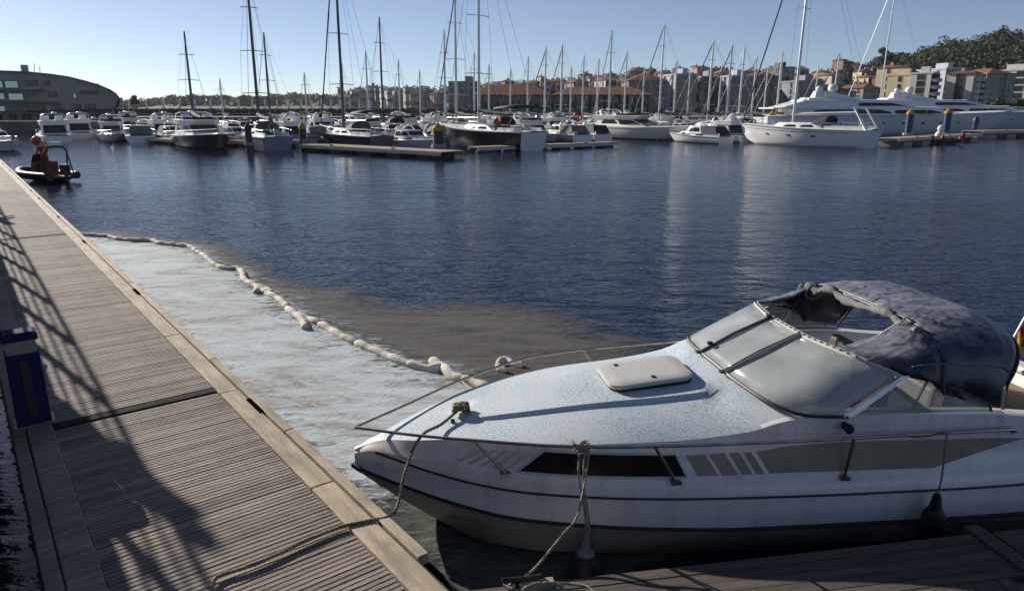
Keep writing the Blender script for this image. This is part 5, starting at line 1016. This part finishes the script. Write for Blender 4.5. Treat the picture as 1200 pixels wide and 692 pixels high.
WALLC = {'grey': (.20, .205, .22), 'brown': (.15, .115, .09), 'bluewhite': (.42, .45, .50), 'bluegrey': (.26, .28, .33), 'dark': (.09, .085, .085), 'yellow': (.55, .46, .30), 'white': (.58, .56, .52), 'cream': (.48, .42, .33), 'pink': (.36, .24, .19)}
WM = {k: mat('wall_' + k, v, tuple(c * .85 for c in v), rough=.85, scale=.5) for k, v in WALLC.items()}
M['tile'] = mat('orange_roof_tiles', (.27, .095, .048), (.17, .07, .042), rough=.85, scale=.8, bump=.5, bscale=6, rnd=.15); M['tile_b'] = mat('brown_roof_tiles', (.16, .075, .045), (.11, .06, .04), rough=.85, scale=.8, rnd=.15); M['flatroof'] = mat('flat_roof', (.12, .115, .11), rough=.9)
def building(label, x0, x1, ytop, Y, wall, roof='flat', rz=0, dep=12, fl=5, cols=4, key='a', base=None, balc=False, name='apartment_block', group='town buildings', ybase=None, cat='building'):
    z0 = QZ2 if base is None else base; a, b = pY(x0, 120, Y), pY(x1, 120, Y); h = pY((x0 + x1) / 2, ytop, Y).z - z0; app = b.x - a.x; c_, s_ = math.cos(abs(rz)), math.sin(abs(rz)); w_ = max((app - dep * s_) / c_, app * .5); dep = min(dep, max((app - w_ * c_) / s_, 3)) if rz else dep
    t = thing(name, label, cat, ((a.x + b.x) / 2, Y + dep / 2 + s_ * w_ / 2, z0), rz, group); rh = {'flat': 0, 'hip': min(2.6, w_ * .22), 'gable': min(2.8, w_ * .25)}[roof]; h = max(h - rh, 2.5)
    MB().box((0, 0, h / 2 - 1.5), (w_, dep, h + 3)).build('wall', WM[wall], t); tm = M['tile'] if rnd.random() < .75 else M['tile_b']
    if roof == 'flat':
        MB().box((0, 0, h + .2), (w_ + .3, dep + .3, .4)).build('parapet', WM[wall], t); MB().box((w_ * .15, 0, h + 1.0), (w_ * .25, dep * .4, 1.6)).build('lift_house', WM[wall], t)
    else:
        e = .4; W2, D2 = w_ / 2 + e, dep / 2 + e; r_ = max(W2 - D2, .2) if roof == 'hip' else W2; mb = MB(); ax = W2 >= D2 or roof == 'gable'
        ridge = [(-r_, 0, h + rh), (r_, 0, h + rh)] if ax else [(0, -(D2 - W2), h + rh), (0, D2 - W2, h + rh)]
        B4 = [(-W2, -D2, h), (W2, -D2, h), (W2, D2, h), (-W2, D2, h)]
        fs = [(0, 1, 5, 4), (1, 2, 5), (2, 3, 4, 5), (3, 0, 4), (3, 2, 1, 0)] if ax else [(0, 1, 4), (1, 2, 5, 4), (2, 3, 5), (3, 0, 4, 5), (3, 2, 1, 0)]
        mb.add(B4 + ridge, fs); rf = mb.build('roof', tm, t); MB().box((w_ * .2, dep * .1, h + rh * .8), (.7, .6, 1.6)).build('chimney', WM[wall], rf)
    fh = h / fl
    for f in range(fl):
        z = fh * (f + .55)
        if f == 0 and fl > 2:
            for k in range(cols): MB().box((-w_ / 2 + w_ * (k + .5) / cols, -dep / 2 - .02, fh * .42), (w_ / cols * .7, .06, fh * .8)).build('shop_opening', M['pane'], t)
            continue
        for k in range(cols): put_win(t, key, -w_ / 2 + w_ * (k + .5) / cols, -dep / 2 - .004, z)
        ns = max(1, int(dep / 4)) if abs(rz) > .05 else 0
        for k in range(ns): put_win(t, key, (-1 if rz > 0 else 1) * (w_ / 2 + .004), -dep / 2 + dep * (k + .5) / ns, z, -math.pi / 2 if rz > 0 else math.pi / 2)
        if balc:
            for k in range(0, cols, 2): MB().box((-w_ / 2 + w_ * (k + .5) / cols, -dep / 2 - .55, z - .85), (w_ / cols * .95, 1.1, .9)).build('balcony', WM[wall], t)
    return t
# curved dark building at the left
LB = 118.0
def fx(x, y, Y=LB): p = pY(x, y, Y); return p.x, p.z
M['curv'] = mat('grey_brown_cladding', (.34, .32, .30), (.28, .265, .25), rough=.8, scale=.4); M['curv2'] = mat('dark_cladding', (.16, .155, .15), rough=.8)
cb = thing('curved_building', 'dark grey curved modern building with strip windows at the left edge', 'building', (0, LB, 0))
def slab(name, pts, y0, y1, m): P_ = [fx(*p) for p in pts]; mb = MB(); mb.loft([[(x - .66 * y0, y0, z) for x, z in P_], [(x - .66 * y1, y1, z) for x, z in P_]]); return mb.build(name, m, cb, True, 25)
top = [(-120, 80), (-60, 82), (0, 84), (30, 85), (60, 88), (80, 91), (100, 96), (115, 100.5), (128, 106), (135, 110.5), (138.5, 115), (139.5, 119), (138, 123.5), (134, 127)]
slab('upper_volume', top + [(-120, 134)], -.8, 26, M['curv']); slab('lower_volume', [(-120, 131), (138, 126), (139, 131), (139, 163), (-120, 163)], .9, 26, M['curv2'])
slab('roof_rim', [(x, y - 1.0) for x, y in top] + [(x, y + .6) for x, y in top[::-1]], -1.4, 26.4, M['curv2'])
def cwin(x0, x1, y0, y1, bright=False, dy=-.82):
    (a, b), (c_, d) = fx(x0, y1), fx(x1, y0); fr = MB().box(((a + c_) / 2, dy, (b + d) / 2), (c_ - a + .24, .12, d - b + .24)).build('window', M['frame_d'], cb); n = max(1, int((c_ - a) / 1.6))
    for k in range(n): MB().box((a + (c_ - a) * (k + .5) / n, dy - .065, (b + d) / 2), ((c_ - a) / n - .1, .03, d - b)).build('pane', M['pane_bright'] if bright else M['pane'], fr)
for x0, x1, y0, y1, br in ((-30, -6, 95, 103, 1), (0, 7, 95.5, 103, 1), (11, 25, 95.5, 103, 1), (36, 47, 95, 100, 0), (57, 61, 95, 100, 0), (-30, -5, 109, 117, 1), (0, 9, 109.5, 116, 1), (15, 31, 110, 117, 1), (36, 43, 108, 113, 0), (62, 69, 108, 113, 0), (90, 93, 110, 115, 1), (98, 101.5, 107, 110, 0), (104, 107, 107, 110, 0), (110, 113, 107, 110, 0), (115, 118, 107, 110, 0), (-30, -5, 124, 130, 0), (0, 10, 124.5, 130, 1), (18, 30, 124.5, 130, 0), (36, 55, 124, 129, 0), (68, 76, 123, 128, 0), (90, 98, 122.5, 127, 0), (104, 115, 122.5, 127, 0)): cwin(x0, x1, y0, y1, br)
for y, x1 in ((105.5, 56), (119.5, 74), (132.5, 136)): (a, b), (c_, d) = fx(-110, y + 1), fx(x1, y - .6); MB().box(((a + c_) / 2, -1.5, (b + d) / 2), (c_ - a, 1.4, d - b)).build('balcony_slab', M['curv2'], cb)
for k in range(9): (a, b), (c_, d) = fx(-20 + k * 17, 153), fx(-13 + k * 17, 136); MB().box(((a + c_) / 2, .86, (b + d) / 2), (c_ - a, .1, d - b)).build('ground_opening', M['pane'], cb)
for k in range(10): (a, b), (c_, d) = fx(-24 + k * 17, 158), fx(-22.6 + k * 17, 133); MB().box(((a + c_) / 2, -.5, (b + d) / 2), (c_ - a, .3, d - b)).build('column', M['curv'], cb)
(a, b), (c_, d) = fx(25, 86), fx(28.5, 74); MB().box(((a + c_) / 2 - 3, 5, (b + d) / 2 - .4), (c_ - a, .8, d - b + .8)).build('chimney', M['curv'], cb)
(a, b), (c_, d) = fx(107, 100), fx(114, 95.5); MB().box(((a + c_) / 2 - .8, 1.2, (b + d) / 2 - .3), (c_ - a, 1.2, d - b)).build('roof_box', M['curv2'], cb)
for x, y in ((38, 72), (45, 76)): (a, b), (c_, d) = fx(x, 87), fx(x, y); MB().tube([(a - 3, 5, b - .3), (c_ - 3, 5, d)], .06, 4).build('aerial', M['mast_dark'], cb)
# waterfront hall with orange roofs and arcade
hb, he = pY(556, 120, 165), pY(762, 120, 165); HW = he.x - hb.x
hall = thing('market_hall', 'long low waterfront hall with orange tiled roofs and glazed arcade', 'building', ((hb.x + he.x) / 2, 165, QZ2))
MB().box((0, 6.5, 2.2), (HW, 10, 4.4)).build('wall', WM['dark'], hall)
for x0, x1, z0, z1 in ((-HW / 2 - .6, -HW * .06, 4.5, 6.9), (-HW * .055, HW / 2 + .6, 4.5, 6.3)):
    mb = MB(); mb.add([(x0, -.9, z0), (x1, -.9, z0), (x1, 12, z0), (x0, 12, z0), (x0 + 4, 5.5, z1), (x1 - 4, 5.5, z1)], [(0, 1, 5, 4), (1, 2, 5), (2, 3, 4, 5), (3, 0, 4), (3, 2, 1, 0)]); mb.build('roof', M['tile'], hall)
MB().box((0, .3, 2.45), (HW, 2.2, .25)).build('mezzanine_slab', WM['brown'], hall)
for k in range(25):
    x = -HW / 2 + HW * k / 24; MB().box((x, -.5, 2.2), (.28, .28, 4.5)).build('column', WM['grey'], hall)
    if k < 24:
        put_win(hall, 'b', x + HW / 48, 1.49, 3.5); put_win(hall, 'b', x + HW / 48, 1.49, 1.1)
for r in ((526, 561, 97, 192, 'bluegrey', 'flat', .0, 12, 6, 6, 'c', 'plain grey apartment block left of the orange roofed hall'),
    (664, 690, 92, 200, 'pink', 'hip', .2, 9, 4, 3, 'a', 'pink house with orange roof rising behind the left of the hall'),
    (700, 722, 90, 205, 'white', 'gable', .25, 9, 4, 3, 'a', 'white gabled house rising behind the middle of the hall'),
    (736, 781, 84, 186, 'brown', 'hip', .0, 13, 6, 6, 'a', 'dark brown block with wide tiled roof right of the hall'),
    (783, 816, 88, 180, 'bluewhite', 'flat', .18, 10, 6, 5, 'a', 'blue white apartment block behind the blue piles, left one'),
    (816, 845, 91, 184, 'bluegrey', 'flat', .1, 10, 6, 4, 'b', 'grey blue apartment block between the two blue white ones'),
    (838, 866, 80, 200, 'brown', 'hip', .0, 12, 7, 4, 'a', 'tall brown block with tiled roof rising behind the blue white blocks'),
    (846, 882, 90, 178, 'bluewhite', 'flat', .15, 10, 6, 5, 'a', 'blue white apartment block left of the brown one, right one'),
    (880, 910, 84, 180, 'brown', 'hip', .12, 12, 7, 4, 'b', 'brown apartment block with orange roof behind the white yacht mast'),
    (908, 928, 80, 196, 'dark', 'flat', .1, 12, 7, 3, 'a', 'narrow dark block right of the white yacht mast'),
    (926, 966, 96, 184, 'bluegrey', 'flat', .12, 12, 5, 5, 'a', 'low grey blue block behind the radar domes'),
    (964, 1004, 100, 188, 'dark', 'hip', .1, 12, 4, 5, 'a', 'dark low block behind the superyacht roof'),
    (1002, 1032, 98, 192, 'grey', 'hip', .15, 12, 4, 4, 'a', 'grey tiled house left of the huge white mast'),
    (1038, 1064, 75, 205, 'yellow', 'gable', .45, 12, 6, 3, 'a', 'pale yellow house with orange gable right of the huge white mast'),
    (1052, 1080, 88, 190, 'yellow', 'flat', .5, 12, 5, 3, 'a', 'pale yellow block in front of the yellow gabled house'),
    (1076, 1100, 86, 184, 'white', 'flat', .55, 12, 6, 3, 'b', 'white block with balconies right of the yellow houses'),
    (1098, 1128, 81, 192, 'bluewhite', 'flat', .1, 12, 6, 5, 'a', 'plain pale grey block in the middle of the right hand blocks'),
    (1122, 1152, 82, 182, 'white', 'hip', .6, 11, 7, 3, 'b', 'white block with sunlit end wall and balconies under the wooded hill'),
    (1146, 1186, 79, 186, 'dark', 'hip', .15, 12, 7, 6, 'd', 'dark grey block with orange roof under the wooded hill'),
    (1182, 1226, 82, 192, 'white', 'flat', .5, 14, 6, 4, 'b', 'white block cut by the right edge of the picture')):
    x0, x1, yt, Y, wall, roof, rz, dep, fl, cols, key, lab = r; building(lab, x0, x1, yt, Y, wall, roof, rz, dep, fl, cols, key, balc=('balcon' in lab))
# hillside houses
rnd = random.Random(31); hs_ = []
for k in range(74):
    x = 545 + 500 * (k + rnd.uniform(-.3, .3)) / 74; t = rnd.choice((.22, .42, .62, .82, .97)) + rnd.uniform(-.06, .03); hs_.append((x, t))
hs_.sort()
adj = {'white': 'white', 'cream': 'cream', 'pink': 'pink', 'grey': 'grey', 'yellow': 'yellow', 'brown': 'brown'}
lvl = ['low', 'middle', 'upper']
seen = {}
for k, (x, t) in enumerate(hs_):
    p = town_hill(x, t); wall = rnd.choice(list(adj)); wd = rnd.uniform(9, 17); key_ = (wall, 'hip' if k % 2 else 'gable', lvl[min(2, int(t * 3))]); seen[key_] = seen.get(key_, 0) + 1; n = seen[key_]
    h = rnd.uniform(4, 6.5); yt = 346 - FPX * ((p.y * _s + (p.z + h - CAM_H) * _c) / (p.y * _c - (p.z + h - CAM_H) * _s)); roof = key_[1]
    building(f'{wall} {roof} roofed hillside house, {ords[n - 1]} of its kind from the left on the {key_[2]} slope', x - wd / 2, x + wd / 2, yt, p.y, wall, roof, rnd.uniform(-.1, .6), rnd.uniform(6, 9), 2, 3, 'c', p.z - .5, name='house', group='hillside houses', cat='house')
rnd = random.Random(77); seen = {}
for k in range(26):
    x = 395 + 170 * (k + rnd.uniform(-.4, .4)) / 26; Y = rnd.uniform(260, 400); z = QZ2 + (Y - 230) * .028; wall = rnd.choice(('white', 'cream', 'pink', 'grey')); wd = rnd.uniform(9, 16); p = pY(x, 126, Y); h = rnd.uniform(5, 8); n = seen[wall] = seen.get(wall, 0) + 1
    yt = 346 - FPX * ((p.y * _s + (z + h - CAM_H) * _c) / (p.y * _c - (z + h - CAM_H) * _s)); building(f'far {wall} house under the left hills, {ords[n - 1]} {wall} one from the left', x - wd / 2, x + wd / 2, yt, Y, wall, rnd.choice(('hip', 'gable', 'flat')), rnd.uniform(0, .5), 8, 2, 3, 'c', z - .5, name='house', group='far houses under the hills', cat='house')

# ------------------------------------------------------------------ people
def person(label, loc, rz, shirt, trousers, pose='stand', hair=(.03, .02, .015), cap=None, s=1.0):
    t = thing('person', label, 'person', loc, rz)
    hip = .92 if pose != 'sit' else .48
    J = {'pel': (0, 0, hip), 'spine': (.02, 0, hip + .25), 'chest': (.03, 0, hip + .45), 'neck': (.03, 0, hip + .58), 'head': (.05, 0, hip + .68), 'top': (.05, 0, hip + .80)}
    E_ = [('pel', 'spine'), ('spine', 'chest'), ('chest', 'neck'), ('neck', 'head'), ('head', 'top')]; rad = {'pel': .15, 'spine': .135, 'chest': .16, 'neck': .06, 'head': .095, 'top': .075}
    for sg, n in ((1, 'l'), (-1, 'r')):
        arm = ((.05, sg * .2, hip + .50), (.16, sg * .26, hip + .24), (.36, sg * .2, hip + .16), (.45, sg * .19, hip + .15)) if pose != 'hang' else ((.03, sg * .2, hip + .5), (.02, sg * .25, hip + .22), (.06, sg * .25, hip - .02), (.08, sg * .25, hip - .12))
        leg = ((0, sg * .1, hip - .04), (.02, sg * .11, .5), (-.02, sg * .12, .09), (.14, sg * .13, .04)) if pose != 'sit' else ((.02, sg * .1, hip - .02), (.42, sg * .13, hip), (.42, sg * .13, .08), (.56, sg * .14, .04))
        for nm, P_, rr, root in (('arm', arm, (.07, .05, .04, .035), 'chest'), ('leg', leg, (.1, .075, .055, .045), 'pel')):
            pv = root
            for i, q in enumerate(P_): k = f'{nm}{n}{i}'; J[k] = q; rad[k] = rr[i]; E_.append((pv, k)); pv = k
    keys = list(J); me = bpy.data.meshes.new('body'); me.from_pydata([Vector(J[k]) * s for k in keys], [(keys.index(a), keys.index(b)) for a, b in E_], []); me.update()
    o = bpy.data.objects.new('body', me); col.objects.link(o); o.parent = t; sk = o.modifiers.new('skin', 'SKIN'); sk.use_smooth_shade = True
    if not me.skin_vertices: me.skin_vertices.new() if hasattr(me.skin_vertices, 'new') else None
    bpy.context.view_layer.objects.active = o
    for i, k in enumerate(keys): me.skin_vertices[0].data[i].radius = (rad[k] * s, rad[k] * s); me.skin_vertices[0].data[i].use_root = (k == 'pel')
    sb = o.modifiers.new('sub', 'SUBSURF'); sb.levels = 1; sb.render_levels = 2
    m = bpy.data.materials.new('clothes'); m.use_nodes = True; N = m.node_tree.nodes; Lk = m.node_tree.links; tc = N.new('ShaderNodeTexCoord'); sp = N.new('ShaderNodeSeparateXYZ'); Lk.new(tc.outputs['Object'], sp.inputs[0]); mr = N.new('ShaderNodeMapRange'); mr.inputs['From Max'].default_value = 2.0; Lk.new(sp.outputs['Z'], mr.inputs[0]); cr = N.new('ShaderNodeValToRGB'); cr.color_ramp.interpolation = 'CONSTANT'; e = cr.color_ramp.elements
    e[0].color = (.03, .03, .03, 1); e[1].position = .06 * s; e[1].color = (*trousers, 1)
    for pos, c_ in ((hip / 2 * s, shirt), ((hip + .57) / 2 * s, (.42, .26, .18)), ((hip + .74) / 2 * s, hair)): x = e.new(pos); x.color = (*c_, 1)
    Lk.new(mr.outputs[0], cr.inputs[0]); Lk.new(cr.outputs[0], N['Principled BSDF'].inputs['Base Color']); N['Principled BSDF'].inputs['Roughness'].default_value = .85; me.materials.append(m); return t
pp = lambda v, s_, z: DN * v + DD * s_ + Vector((0, 0, z))
person('person in dark jacket leaning on the quay railing left of the frame', pp(-.50, 13.9, QZ), DA + .5, (.05, .05, .06), (.04, .05, .08), 'hang', s=1.08)
person('person in grey coat at the quay railing further along the walkway', pp(-.50, 31.0, QZ), DA, (.2, .2, .2), (.05, .05, .06))
c_ = Matrix.LocRotScale(rib.location, rib.rotation_euler, rib.scale) @ Vector((-.45, .0, .36)); person('crew member in orange suit standing at the console of the rescue boat', c_, R(152), (.25, .03, .012), (.05, .02, .02), s=.9)
bk = pY(587, 152, 58.5); person('person in red top sitting in the cockpit of the black yacht', Vector((bk.x, bk.y, 1.55)), R(200), (.4, .05, .03), (.06, .06, .08), 'sit')

# ------------------------------------------------------------------ thin sea haze
hz = MB().box((0, 1000, 39), (3800, 2600, 80)); hm = bpy.data.materials.new('sea_haze'); hm.use_nodes = True; N = hm.node_tree.nodes; N.remove(N['Principled BSDF'])
pv = N.new('ShaderNodeVolumePrincipled'); pv.inputs['Color'].default_value = (.82, .88, .95, 1); pv.inputs['Density'].default_value = .00009; pv.inputs['Anisotropy'].default_value = .3
hm.node_tree.links.new(pv.outputs[0], N['Material Output'].inputs['Volume']); tag(hz.build('haze', hm), 'thin pale haze lying over the harbour', kind='stuff')
